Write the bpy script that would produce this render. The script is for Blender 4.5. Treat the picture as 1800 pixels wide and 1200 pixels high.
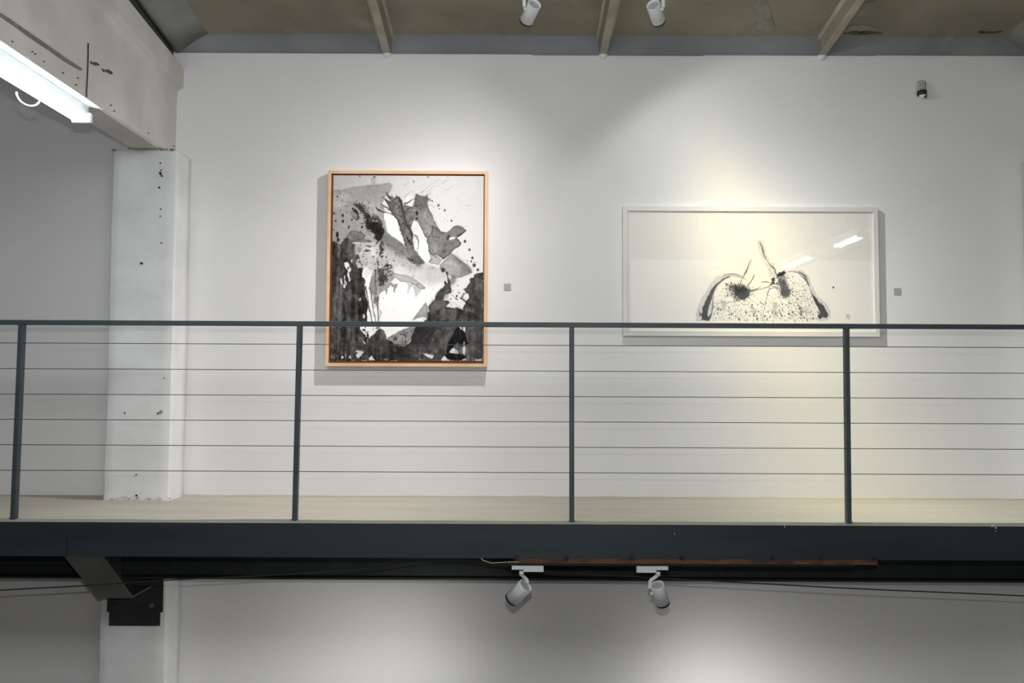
import bpy, bmesh, math, random
import numpy as np
from mathutils import Vector, Matrix, noise as mnoise

for _o in list(bpy.data.objects):
    bpy.data.objects.remove(_o)
SC = bpy.context.scene
COL = SC.collection

# ------------------------------------------------------------------ camera, world, lights, exposure
F_PX = 1480.0
CAMZ = 0.744
PITCH = math.atan(75.0 / F_PX)
ROLL = 0.0046
cam_d = bpy.data.cameras.new('camera')
cam_d.sensor_width = 36.0
cam_d.lens = F_PX / 1800.0 * 36.0
cam_d.clip_start = 0.05
cam = bpy.data.objects.new('camera', cam_d)
COL.objects.link(cam)
RM = Matrix.Rotation(math.pi / 2 + PITCH, 4, 'X') @ Matrix.Rotation(ROLL, 4, 'Z')
cam.matrix_world = Matrix.Translation((0, 0, CAMZ)) @ RM
SC.camera = cam

w = bpy.data.worlds.new('room_ambience')
SC.world = w
w.use_nodes = True
w.node_tree.nodes['Background'].inputs[0].default_value = (0.93, 0.97, 1.0, 1)
w.node_tree.nodes['Background'].inputs[1].default_value = 0.035

SC.view_settings.view_transform = 'Standard'
SC.view_settings.look = 'None'
SC.view_settings.exposure = 0.0
SC.view_settings.gamma = 1.0
SC.view_settings.use_curve_mapping = False
SC.cycles.use_denoising = True
SC.cycles.max_bounces = 8

def profile(i0, w0, i1, w1=45.0):
    return [(a, 0.0 if a > 85 else i0 * math.exp(-(a / w0) ** 2) + i1 * math.exp(-(a / w1) ** 2)) for a in (0, 6, 12, 18, 24, 30, 36, 42, 48, 56, 66, 76, 89)]
PROFILES = {'spot_left': profile(6.0, 31.0, 0.10), 'spot_right': profile(8.6, 24.8, 0.95, 57.0), 'spot_low_left': profile(2.7, 28.0, 0.0), 'spot_low_right': profile(5.0, 26.0, 0.0)}
def spot(name, loc, target, power, angle, blend, color, size=0.03, fan=None):
    d = bpy.data.lights.new(name, 'SPOT')
    # reflector lamp: strong core, wide soft skirt (a real reflector's intensity curve, by angle off its axis)
    d.energy = 50.6 * power; d.spot_size = math.radians(160); d.spot_blend = 0.3
    d.color = (1, 1, 1); d.shadow_soft_size = size
    d.use_nodes = True
    nt = d.node_tree; N = nt.nodes; L = nt.links
    em = N['Emission']; ge = N.new('ShaderNodeNewGeometry')
    dt = N.new('ShaderNodeVectorMath'); dt.operation = 'DOT_PRODUCT'
    ax = (Vector(target) - Vector(loc)).normalized(); dt.inputs[1].default_value = ax
    L.new(ge.outputs['Incoming'], dt.inputs[0])
    ab = N.new('ShaderNodeMath'); ab.operation = 'ABSOLUTE'; L.new(dt.outputs['Value'], ab.inputs[0])
    ac = N.new('ShaderNodeMath'); ac.operation = 'ARCCOSINE'; L.new(ab.outputs[0], ac.inputs[0])
    dg = N.new('ShaderNodeMath'); dg.operation = 'DIVIDE'; dg.inputs[1].default_value = math.pi / 2; L.new(ac.outputs[0], dg.inputs[0])
    cr = N.new('ShaderNodeValToRGB'); cr.color_ramp.interpolation = 'B_SPLINE'
    st = PROFILES[name]
    while len(cr.color_ramp.elements) < len(st): cr.color_ramp.elements.new(0.5)
    for e, (a_, v_) in zip(cr.color_ramp.elements, st):
        e.position = a_ / 90.0; 
        f_ = math.exp(-(a_ / 30.0) ** 2)
        e.color = tuple(v_ / 10.0 * (1.0 if fan else (c_ * f_ + (c_ * 0.35 + 0.65) * (1 - f_))) for c_ in color) + (1,)
    L.new(dg.outputs[0], cr.inputs[0])
    out = cr.outputs[0]
    if fan:   # warm core of the beam, neutral spill at both sides
        d2 = N.new('ShaderNodeVectorMath'); d2.operation = 'DOT_PRODUCT'; d2.inputs[1].default_value = fan[0]
        L.new(ge.outputs['Incoming'], d2.inputs[0])
        a2 = N.new('ShaderNodeMath'); a2.operation = 'DIVIDE'; a2.inputs[1].default_value = fan[1]; L.new(d2.outputs['Value'], a2.inputs[0])
        m2 = N.new('ShaderNodeMath'); m2.operation = 'MULTIPLY'; L.new(a2.outputs[0], m2.inputs[0]); L.new(a2.outputs[0], m2.inputs[1])
        d3 = N.new('ShaderNodeVectorMath'); d3.operation = 'DOT_PRODUCT'; d3.inputs[1].default_value = fan[3]
        L.new(ge.outputs['Incoming'], d3.inputs[0])
        a3 = N.new('ShaderNodeMath'); a3.operation = 'DIVIDE'; a3.inputs[1].default_value = fan[4]; L.new(d3.outputs['Value'], a3.inputs[0])
        m3 = N.new('ShaderNodeMath'); m3.operation = 'MULTIPLY_ADD'; L.new(a3.outputs[0], m3.inputs[0]); L.new(a3.outputs[0], m3.inputs[1]); L.new(m2.outputs[0], m3.inputs[2])
        p2 = N.new('ShaderNodeMath'); p2.operation = 'POWER'; p2.inputs[0].default_value = math.exp(-1); L.new(m3.outputs[0], p2.inputs[1])
        mc = N.new('ShaderNodeMix'); mc.data_type = 'RGBA'; mc.inputs[6].default_value = tuple(fan[2]) + (1,); mc.inputs[7].default_value = tuple(color) + (1,)
        L.new(p2.outputs[0], mc.inputs[0])
        mm = N.new('ShaderNodeMix'); mm.data_type = 'RGBA'; mm.blend_type = 'MULTIPLY'; mm.inputs[0].default_value = 1.0
        L.new(cr.outputs[0], mm.inputs[6]); L.new(mc.outputs[2], mm.inputs[7]); out = mm.outputs[2]
    L.new(out, em.inputs['Color']); em.inputs['Strength'].default_value = 10.0
    o = bpy.data.objects.new(name, d); COL.objects.link(o)
    o.location = loc
    o.rotation_euler = (Vector(target) - Vector(loc)).to_track_quat('-Z', 'Y').to_euler()
    return o

# the photographer's flash, just above the lens: it throws the faint shadows straight below the rail and wires
fd = bpy.data.lights.new('camera_flash', 'AREA'); fd.shape = 'RECTANGLE'; fd.size = 0.07; fd.size_y = 0.035
fd.energy = 33.0; fd.color = (1.0, 0.98, 0.97)
fo = bpy.data.objects.new('camera_flash', fd); COL.objects.link(fo)
fo.location = (0, 0.0, CAMZ + 0.217); fo.rotation_euler = (math.pi / 2, 0, 0)

# wide fill panel added behind the camera to lift the right side's ambient light
hd = bpy.data.lights.new('right_fill_panel', 'AREA'); hd.shape = 'RECTANGLE'; hd.size = 5.0; hd.size_y = 2.5
hd.energy = 38.0; hd.color = (0.94, 0.98, 1.0)
ho = bpy.data.objects.new('right_fill_panel', hd); COL.objects.link(ho)
ho.location = (4.5, -3.0, 1.6); ho.rotation_euler = (math.pi / 2, 0, 0)

# fill panel added overhead for ambient light, standing in for the hall's other lamps
cd_ = bpy.data.lights.new('ceiling_fill_panel', 'AREA'); cd_.shape = 'RECTANGLE'; cd_.size = 4.8; cd_.size_y = 0.9
cd_.energy = 80.0; cd_.color = (0.97, 1.0, 1.0)
co_ = bpy.data.objects.new('ceiling_fill_panel', cd_); COL.objects.link(co_)
co_.location = (-1.3, 0.9, 2.75); co_.rotation_euler = (math.radians(82), 0, 0)

SPOT_POWER = {'left': 1.0, 'right': 1.0, 'low_left': 0.92, 'low_right': 0.82}
TUBE_STRENGTH = 18.0

# ------------------------------------------------------------------ geometry helpers
CAMP = Vector((0, 0, CAMZ))
def ray(px, py):
    v = RM.to_3x3() @ Vector(((px - 900.0) / F_PX, (600.0 - py) / F_PX, -1.0))
    return v
def P(px, py, y):
    v = ray(px, py)
    return CAMP + v * (y / v.y)
def on_x(px, py, x):
    v = ray(px, py)
    return CAMP + v * (x / v.x)

WY = 5.60      # back wall
RY = 4.62      # railing front face
EY = 4.565     # edge beam front face
CY = 5.36      # column front face

def finish(name, bm, mats, parent=None, smooth=False, loc=None):
    me = bpy.data.meshes.new(name)
    bmesh.ops.recalc_face_normals(bm, faces=bm.faces)
    bm.to_mesh(me); bm.free()
    if not isinstance(mats, (list, tuple)):
        mats = [mats]
    for m in mats:
        me.materials.append(m)
    if smooth:
        for p in me.polygons:
            p.use_smooth = True
    o = bpy.data.objects.new(name, me)
    COL.objects.link(o)
    if parent is not None:
        o.parent = parent
        o.matrix_parent_inverse = Matrix.Translation(-parent.location)
    return o

def tag(o, label=None, cat=None, group=None, kind=None):
    if label: o['label'] = label
    if cat: o['category'] = cat
    if group: o['group'] = group
    if kind: o['kind'] = kind
    return o

def empty(name, loc, label, cat, group=None):
    o = bpy.data.objects.new(name, None)
    o.empty_display_size = 0.05
    COL.objects.link(o); o.location = loc
    return tag(o, label, cat, group)

def box(bm, x0, x1, y0, y1, z0, z1, bev=0.0):
    vs = [bm.verts.new((x, y, z)) for x in (x0, x1) for y in (y0, y1) for z in (z0, z1)]
    q = [(0, 1, 3, 2), (4, 6, 7, 5), (0, 4, 5, 1), (2, 3, 7, 6), (0, 2, 6, 4), (1, 5, 7, 3)]
    fs = [bm.faces.new([vs[i] for i in f]) for f in q]
    if bev > 0:
        es = list({e for f in fs for e in f.edges})
        bmesh.ops.bevel(bm, geom=es, offset=bev, segments=2, affect='EDGES', profile=0.5)

def boxobj(name, x0, x1, y0, y1, z0, z1, m, parent=None, bev=0.0):
    bm = bmesh.new(); box(bm, x0, x1, y0, y1, z0, z1, bev)
    return finish(name, bm, m, parent)

def frame_of(axis):
    a = axis.normalized()
    u = a.cross(Vector((0, 0, 1)))
    if abs(a.z) > 0.9: u = a.cross(Vector((1, 0, 0)))
    u.normalize()
    return a, u, a.cross(u)

def tube(bm, a, b, r0, r1=None, n=16, cap=True, mat=0):
    r1 = r0 if r1 is None else r1
    a = Vector(a); b = Vector(b)
    ax, u, v = frame_of(b - a)
    ra = [bm.verts.new(a + (u * math.cos(t) + v * math.sin(t)) * r0) for t in [2 * math.pi * i / n for i in range(n)]]
    rb = [bm.verts.new(b + (u * math.cos(t) + v * math.sin(t)) * r1) for t in [2 * math.pi * i / n for i in range(n)]]
    for i in range(n):
        f = bm.faces.new((ra[i], ra[(i + 1) % n], rb[(i + 1) % n], rb[i])); f.smooth = True; f.material_index = mat
    if cap:
        bm.faces.new(ra).material_index = mat; bm.faces.new(list(reversed(rb))).material_index = mat

def lathe(bm, base, axis, prof, n=28):
    """prof: list of (distance along axis, radius); material index 0"""
    ax, u, v = frame_of(Vector(axis)); base = Vector(base)
    rings = []
    for d, r in prof:
        if r < 1e-5:
            rings.append([bm.verts.new(base + ax * d)])
        else:
            rings.append([bm.verts.new(base + ax * d + (u * math.cos(2 * math.pi * i / n) + v * math.sin(2 * math.pi * i / n)) * r) for i in range(n)])
    for a, b in zip(rings, rings[1:]):
        for i in range(n):
            j = (i + 1) % n
            vs = []
            for q in ((a[i % len(a)], a[j % len(a)], b[j % len(b)], b[i % len(b)])):
                if q not in vs: vs.append(q)
            if len(vs) >= 3:
                try: bm.faces.new(vs)
                except ValueError: pass

def path_tube(bm, pts, r, n=8):
    pts = [Vector(p) for p in pts]
    rings = []
    for i, p in enumerate(pts):
        d = (pts[min(i + 1, len(pts) - 1)] - pts[max(i - 1, 0)])
        a, u, v = frame_of(d)
        rings.append([bm.verts.new(p + (u * math.cos(2 * math.pi * k / n) + v * math.sin(2 * math.pi * k / n)) * r) for k in range(n)])
    for a, b in zip(rings, rings[1:]):
        for k in range(n):
            f = bm.faces.new((a[k], a[(k + 1) % n], b[(k + 1) % n], b[k])); f.smooth = True
    bm.faces.new(rings[0]); bm.faces.new(list(reversed(rings[-1])))

def smooth_path(pts, m=6):
    pts = [Vector(p) for p in pts]; out = []
    for i in range(len(pts) - 1):
        p0 = pts[max(i - 1, 0)]; p1 = pts[i]; p2 = pts[i + 1]; p3 = pts[min(i + 2, len(pts) - 1)]
        for k in range(m):
            t = k / m
            out.append(0.5 * ((2 * p1) + (p2 - p0) * t + (2 * p0 - 5 * p1 + 4 * p2 - p3) * t * t + (3 * p1 - p0 - 3 * p2 + p3) * t ** 3))
    out.append(pts[-1]); return out

def loft(bm, secs, closed=True, caps=True):
    rows = [[bm.verts.new(p) for p in s] for s in secs]
    n = len(rows[0])
    for a, b in zip(rows, rows[1:]):
        for i in range(n if closed else n - 1):
            j = (i + 1) % n
            bm.faces.new((a[i], a[j], b[j], b[i]))
    if caps and closed:
        bm.faces.new(rows[0]); bm.faces.new(list(reversed(rows[-1])))

def rough(bm, amp, sc, seed=0.0):
    for v in bm.verts:
        n = mnoise.noise_vector(v.co * sc + Vector((seed, seed * 2, 0)))
        v.co += n * amp

# ------------------------------------------------------------------ materials
def s2l(c):
    c = c / 255.0
    return c / 12.92 if c <= 0.04045 else ((c + 0.055) / 1.055) ** 2.4
def rgb(r, g, b): return (s2l(r), s2l(g), s2l(b), 1)

def mat(name, col, rough_=0.6, metal=0.0, col2=None, nscale=3.0, ndetail=4.0, lo=0.35, hi=0.65, bump=0.0, bscale=40.0,
        stretch=None, spec=0.5, bdist=0.004):
    m = bpy.data.materials.new(name); m.use_nodes = True
    nt = m.node_tree; N = nt.nodes; L = nt.links
    b = N['Principled BSDF']
    b.inputs['Roughness'].default_value = rough_
    b.inputs['Metallic'].default_value = metal
    b.inputs['Specular IOR Level'].default_value = spec
    tc = N.new('ShaderNodeTexCoord'); mp = N.new('ShaderNodeMapping')
    L.new(tc.outputs['Object'], mp.inputs[0])
    if stretch: mp.inputs['Scale'].default_value = stretch
    c2 = col2 or tuple([x * 0.93 for x in col[:3]] + [1])
    n = N.new('ShaderNodeTexNoise'); n.inputs['Scale'].default_value = nscale; n.inputs['Detail'].default_value = ndetail
    L.new(mp.outputs[0], n.inputs['Vector'])
    r = N.new('ShaderNodeValToRGB')
    r.color_ramp.elements[0].position = lo; r.color_ramp.elements[1].position = hi
    r.color_ramp.elements[0].color = c2; r.color_ramp.elements[1].color = col
    L.new(n.outputs['Fac'], r.inputs[0]); L.new(r.outputs[0], b.inputs['Base Color'])
    if bump > 0:
        n2 = N.new('ShaderNodeTexNoise'); n2.inputs['Scale'].default_value = bscale; n2.inputs['Detail'].default_value = 5
        L.new(mp.outputs[0], n2.inputs['Vector'])
        bp = N.new('ShaderNodeBump'); bp.inputs['Strength'].default_value = bump; bp.inputs['Distance'].default_value = bdist
        L.new(n2.outputs['Fac'], bp.inputs['Height']); L.new(bp.outputs[0], b.inputs['Normal'])
    return m

def emit(name, col, strength):
    m = bpy.data.materials.new(name); m.use_nodes = True
    b = m.node_tree.nodes['Principled BSDF']
    b.inputs['Base Color'].default_value = (0.9, 0.9, 0.9, 1)
    b.inputs['Emission Color'].default_value = col
    b.inputs['Emission Strength'].default_value = strength
    return m

M_WALL = mat('white_wall_paint', rgb(226, 226, 226), 0.85, col2=rgb(221, 221, 221), nscale=1.2, bump=0.12, bscale=60, spec=0.2)
M_PLASTER = mat('white_column_plaster', rgb(228, 230, 231), 0.8, col2=rgb(217, 219, 219), nscale=4, bump=0.5, bscale=18, spec=0.2)
M_BEAMP = mat('white_beam_paint', rgb(222, 219, 215), 0.85, col2=rgb(205, 201, 196), nscale=2.5, bump=0.4, bscale=14, spec=0.2)
M_FLOOR = mat('mezzanine_screed', rgb(180, 177, 166), 0.75, col2=rgb(170, 166, 154), nscale=2.0, ndetail=6, lo=0.3, hi=0.7, bump=0.35, bscale=20, stretch=(0.5, 3, 1), spec=0.3)
M_LOWFLOOR = mat('hall_floor_cement', rgb(168, 165, 158), 0.6, nscale=2)
M_STEEL = mat('dark_blue_grey_steel_paint', rgb(66, 77, 82), 0.5, col2=rgb(56, 66, 71), nscale=5, stretch=(0.4, 1, 2), bump=0.1, bscale=50, spec=0.5)
M_EDGE = mat('dark_beam_paint', rgb(47, 57, 61), 0.5, col2=rgb(39, 47, 51), nscale=3, stretch=(0.3, 1, 3), bump=0.1, bscale=50, spec=0.4)
M_STEELD = mat('dark_girder_paint', rgb(46, 50, 52), 0.6, col2=rgb(38, 41, 43), nscale=5, spec=0.3)
M_GREYST = mat('grey_primer_steel', rgb(98, 98, 94), 0.6, col2=rgb(84, 84, 81), nscale=4, spec=0.3)
M_PLATE = mat('black_plate_paint', rgb(52, 53, 55), 0.7, col2=rgb(45, 46, 48), nscale=6, spec=0.3)
M_RUST = mat('rusty_flat_bar', rgb(112, 72, 44), 0.85, col2=rgb(58, 50, 46), nscale=26, ndetail=6, lo=0.38, hi=0.62, stretch=(0.35, 1, 1.5), bump=0.5, bscale=90)
M_BLACK = mat('black_plastic', rgb(22, 22, 24), 0.5)
M_BLACKM = mat('dark_bolt_metal', rgb(60, 60, 62), 0.4, metal=0.6)
M_WHITEM = mat('white_powder_coat', rgb(222, 226, 228), 0.45, spec=0.5)
M_WHITEIN = mat('grey_lamp_recess', rgb(170, 174, 180), 0.6)
M_WIRE = mat('steel_wire', rgb(84, 88, 90), 0.5)
M_CABLE = mat('black_cable_sheath', rgb(28, 28, 30), 0.6)
M_YELLOW = mat('yellowed_wire', rgb(196, 188, 140), 0.6)
M_WOOD = mat('pale_pine_frame', rgb(224, 190, 154), 0.5, col2=rgb(212, 172, 132), nscale=9, stretch=(0.6, 1, 0.6), spec=0.4)
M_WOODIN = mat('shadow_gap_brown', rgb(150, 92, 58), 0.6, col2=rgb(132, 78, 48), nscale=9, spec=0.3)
M_WFRAME = mat('white_frame_lacquer', rgb(218, 218, 216), 0.4, spec=0.5)
M_HOLE = mat('dark_hole', rgb(40, 38, 36), 0.9)
M_RUSTMARK = mat('rust_brown_scar', rgb(66, 60, 56), 0.9, col2=rgb(110, 104, 98), nscale=60)
M_CHIP = mat('white_plaster_fleck', rgb(205, 205, 200), 0.8)
M_CARD = mat('grey_label_card', rgb(168, 166, 168), 0.7)
M_TUBE = emit('fluorescent_tube_glow', (0.95, 1.0, 0.98, 1), TUBE_STRENGTH)
M_LENS = emit('lit_lamp_lens', (1.0, 0.97, 0.9, 1), 6.0)
M_CRUMB = mat('grey_mortar_crumb', rgb(150, 148, 142), 0.9, col2=rgb(110, 108, 102), nscale=60)
M_DARKGAP = mat('dark_gap_grey', rgb(70, 70, 72), 0.9)  # roof deck and gap filler: the gap's darkness put into the colour

# ceiling concrete: brown-grey field, pale efflorescence patches, dark cracks
def ceiling_mat(name, c1, c2):
    m = mat(name, c1, 0.9, col2=c2, nscale=1.6, ndetail=6, lo=0.3, hi=0.7, bump=0.5, bscale=22, spec=0.15)
    nt = m.node_tree; N = nt.nodes; L = nt.links
    b = N['Principled BSDF']; src = b.inputs['Base Color'].links[0].from_socket
    tc = N['Texture Coordinate']
    n = N.new('ShaderNodeTexNoise'); n.inputs['Scale'].default_value = 2.3; n.inputs['Detail'].default_value = 9; n.inputs['Roughness'].default_value = 0.65
    mp = N.new('ShaderNodeMapping'); mp.inputs['Location'].default_value = (4.1, 2.2, 0)
    L.new(tc.outputs['Object'], mp.inputs[0]); L.new(mp.outputs[0], n.inputs['Vector'])
    r = N.new('ShaderNodeValToRGB'); r.color_ramp.elements[0].position = 0.58; r.color_ramp.elements[1].position = 0.72
    r.color_ramp.elements[1].color = (0.6, 0.6, 0.6, 1)
    mx = N.new('ShaderNodeMix'); mx.data_type = 'RGBA'
    L.new(n.outputs['Fac'], r.inputs[0]); L.new(r.outputs[0], mx.inputs[0]); L.new(src, mx.inputs[6])
    mx.inputs[7].default_value = rgb(168, 166, 156)
    L.new(mx.outputs[2], b.inputs['Base Color'])
    return m
M_CEIL = ceiling_mat('roof_slab_concrete', rgb(150, 145, 130), rgb(126, 121, 107))
M_BAND = ceiling_mat('roof_edge_concrete', rgb(142, 146, 150), rgb(122, 126, 129))
M_RIB = mat('roof_rib_limewash', rgb(176, 170, 156), 0.9, col2=rgb(150, 144, 130), nscale=5, bump=0.4, bscale=30)
M_STAIN = mat('pale_water_stain', rgb(150, 148, 138), 0.95, col2=rgb(128, 124, 112), nscale=14, ndetail=6)
M_CRACK = mat('dark_spall', rgb(52, 50, 48), 0.95, col2=rgb(92, 90, 84), nscale=22, ndetail=6, lo=0.4, hi=0.6)

# ------------------------------------------------------------------ the setting: walls, floors, ceiling
ZT = P(1000, 96.0, WY).z
bm = bmesh.new(); box(bm, -7, 7, WY, WY + 0.25, -2.8, 3.4)
tag(finish('wall_back', bm, M_WALL), 'white painted gallery wall behind both framed pictures', None, None, 'structure')

bm = bmesh.new(); box(bm, -7, 7, -4.5, WY + 0.2, -3.0, -2.8)
tag(finish('floor_lower', bm, M_LOWFLOOR), 'grey hall floor below the mezzanine', kind='structure')

# mezzanine slab, with a slightly uneven top near its front lip
bm = bmesh.new()
nx, ny = 140, 10
xs = [-7 + 14 * i / nx for i in range(nx + 1)]; ys = [4.570 + (WY - 4.570) * j / ny for j in range(ny + 1)]
secs = []
for x in xs:
    top = [(x, y, 0.0 + 0.004 * mnoise.noise(Vector((x * 2.2, y * 5, 0)))) for y in ys]
    top[0] = (x, 4.570 + 0.004 * mnoise.noise(Vector((x * 9, 0, 3))), -0.006)
    secs.append(top + [(x, WY, -0.08), (x, 4.570, -0.08)])
loft(bm, secs)
tag(finish('floor', bm, M_FLOOR), 'pale cement walkway floor of the mezzanine', kind='structure')

# baseboard-like mortar fillet where the floor meets the wall
bm = bmesh.new()
secs = []
for i in range(181):
    x = -2.15 + 8.2 * i / 180
    h = 0.003 + 0.008 * mnoise.noise(Vector((x * 4, 1, 0))); d = 0.02 + 0.014 * mnoise.noise(Vector((x * 3, 7, 0)))
    secs.append([(x, WY, -0.01), (x, WY - d, -0.01), (x, WY - d, 0.003), (x, WY, 0.004 + max(0.002, h))])
loft(bm, secs)
tag(finish('trim_1', bm, M_FLOOR), 'uneven cement fillet along the foot of the wall', kind='structure')

# ceiling slabs
SL = 0.14
XL, XR = P(309, 92, WY).x, 3.52
ZP0 = P(800, 61, 5.5).z
def zp(y): return ZP0 + SL * (5.5 - y)
def zr(y): return ZT - 0.008 + SL * (WY - y)
bm = bmesh.new()
secs = []
nn = 90
for i in range(nn + 1):
    x = XL + (XR - XL) * i / nn
    row = []
    for y in [-4.5 + 10.0 * k / 50 for k in range(51)]:
        row.append((x, y, zp(y) + 0.006 * mnoise.noise(Vector((x * 1.3, y * 1.3, 5)))))
    secs.append(row)
loft(bm, secs, closed=False, caps=False)
ceil = finish('ceiling', bm, M_CEIL, smooth=True)
tag(ceil, 'stained brown-grey concrete roof slabs sloping up from the wall', kind='structure')
# thickness above the slab
boxo = bmesh.new()
loft(boxo, [[(XL - 0.6, -4.5, zp(-4.5) + 0.03), (XR + 0.6, -4.5, zp(-4.5) + 0.03), (XR + 0.6, -4.5, zp(-4.5) + 0.2), (XL - 0.6, -4.5, zp(-4.5) + 0.2)],
            [(XL - 0.6, 5.85, zp(5.85) + 0.03), (XR + 0.6, 5.85, zp(5.85) + 0.03), (XR + 0.6, 5.85, zp(5.85) + 0.2), (XL - 0.6, 5.85, zp(5.85) + 0.2)]])
finish('roof_deck', boxo, M_DARKGAP, ceil)
# sloping end rib band against the wall
bm = bmesh.new(); secs = []
for i in range(161):
    x = XL + (XR - XL) * i / 160
    px_ = 900 + x * 269
    step = 0.006 if (px_ > 932 and px_ < 1245) else (0.0 if px_ < 1560 else -0.004)
    a = mnoise.noise(Vector((x * 2, 3, 3))) * 0.006
    zz = ZT - step
    hh = zp(5.45) + 0.004 - zz
    secs.append([(x, WY + 0.0, zz), (x, WY - 0.004, zz)] + [(x, WY - 0.004 - 0.15 * t_ - a * t_, zz + hh * (1 - (1 - t_) ** 2.4)) for t_ in [q_ / 8 for q_ in range(1, 9)]] + [(x, WY, zp(5.45) + 0.03)])
loft(bm, secs)
finish('end_rib', bm, M_BAND, ceil, smooth=True)
def rib(xc, wb=0.052, wt=0.10, sideL=True, sideR=True, m=M_RIB):
    bm = bmesh.new(); secs = []
    for k in range(61):
        y = -4.4 + (WY - 0.001 + 4.4) * k / 60
        dx = 0.003 * mnoise.noise(Vector((xc, y * 3, 0)))
        l = wt / 2 if sideL else wb / 2
        r_ = wt / 2 if sideR else wb / 2
        zb = zr(y)
        secs.append([(xc - wb / 2 + dx, y, zb + 0.002), (xc - wb / 2 + 0.006 + dx, y, zb), (xc + wb / 2 - 0.006 + dx, y, zb), (xc + wb / 2 + dx, y, zb + 0.002),
                     (xc + r_ * 0.8, y, zb + 0.075), (xc + r_ * 1.5, y, zp(y) + 0.012), (xc - l * 1.5, y, zp(y) + 0.012), (xc - l * 0.8, y, zb + 0.075)])
    loft(bm, secs)
    bmesh.ops.recalc_face_normals(bm, faces=bm.faces)
    for f in bm.faces:
        f.material_index = 0 if f.normal.z < -0.75 else 1
    return finish('rib', bm, [m, M_CEIL], ceil)
for pxr in (680.5, 1060, 1444, 1826):
    xr = P(pxr, 97, WY).x
    rib(xr)
    bm = bmesh.new()
    lathe(bm, (xr, WY - 0.03, zr(WY) + 0.004), (0, 1, 0), [(0, 0.0), (0.004, 0.02), (0.02, 0.029), (0.03, 0.031)], 14)
    finish('rib_end', bm, M_WHITEM, ceil, smooth=True)
M_SIDE = mat('roof_side_rib_concrete', rgb(150, 152, 148), 0.9, col2=rgb(128, 128, 122), nscale=3, bump=0.4, bscale=24)
for sx, xx in ((1, XL), (-1, XR)):
    bm = bmesh.new(); secs = []
    for k in range(41):
        y = -4.4 + (WY - 0.002 + 4.4) * k / 40
        zb = zr(y) + 0.006
        hh = zp(y) + 0.004 - zb
        secs.append([(xx, y, zb)] + [(xx + sx * (0.03 + 0.30 * t_), y, zb + hh * (1 - (1 - t_) ** 2.2)) for t_ in [q_ / 9 for q_ in range(10)]] + [(xx, y, zp(y) + 0.03)])
    loft(bm, secs); o_ = finish('side_rib', bm, M_SIDE, ceil)
    for p_ in o_.data.polygons: p_.use_smooth = True

# irregular patches on the soffit: water stains and spalled cracks (thin skins of their own relief)
def patch(name, pts, m, parent, yfix=None, zfun=None, seed=1, off=0.004, jit=2.0):
    random.seed(seed)
    out = []
    n = len(pts)
    for i in range(n):
        a = pts[i]; b = pts[(i + 1) % n]
        for t in (0, 0.33, 0.66):
            out.append((a[0] + (b[0] - a[0]) * t + random.uniform(-jit, jit), a[1] + (b[1] - a[1]) * t + random.uniform(-jit, jit)))
    bm = bmesh.new(); vs = []
    for (px, py) in out:
        v = ray(px, py)
        # intersect the sloped soffit plane z = zp(y)
        t = (zp(0) - CAMZ) / (v.z + SL * v.y)
        p = CAMP + v * t
        p.z -= off
        vs.append(p)
    lo = [bm.verts.new(p) for p in vs]; hi = [bm.verts.new(p + Vector((0, 0, off + 0.004))) for p in vs]
    c = bm.verts.new(sum(vs, Vector()) / len(vs) - Vector((0, 0, 0.002)))
    for i in range(len(lo)):
        j = (i + 1) % len(lo)
        bm.faces.new((lo[i], lo[j], c)); bm.faces.new((lo[i], hi[i], hi[j], lo[j]))
    return finish(name, bm, m, parent)
patch('water_stain', [(1326, 2), (1350, 2), (1352, 24), (1362, 44), (1350, 58), (1330, 50), (1324, 30)], M_STAIN, ceil, seed=3)
patch('water_stain', [(1500, 10), (1535, 2), (1528, 18), (1506, 30), (1490, 28)], M_STAIN, ceil, seed=4, jit=1.5)
patch('spalled_crack', [(1482, 58), (1500, 54), (1530, 55), (1552, 58), (1530, 59.5), (1510, 60)], M_CRACK, ceil, seed=5, jit=0.9)
patch('water_stain', [(1486, 50), (1500, 43), (1522, 44), (1548, 50), (1530, 53), (1500, 53)], M_STAIN, ceil, seed=15, jit=1.6)
patch('spalled_crack', [(1719, 56), (1725, 53), (1730, 56), (1752, 56.5), (1764, 53), (1752, 58), (1725, 57.5)], M_CRACK, ceil, seed=6, jit=0.6)

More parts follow.
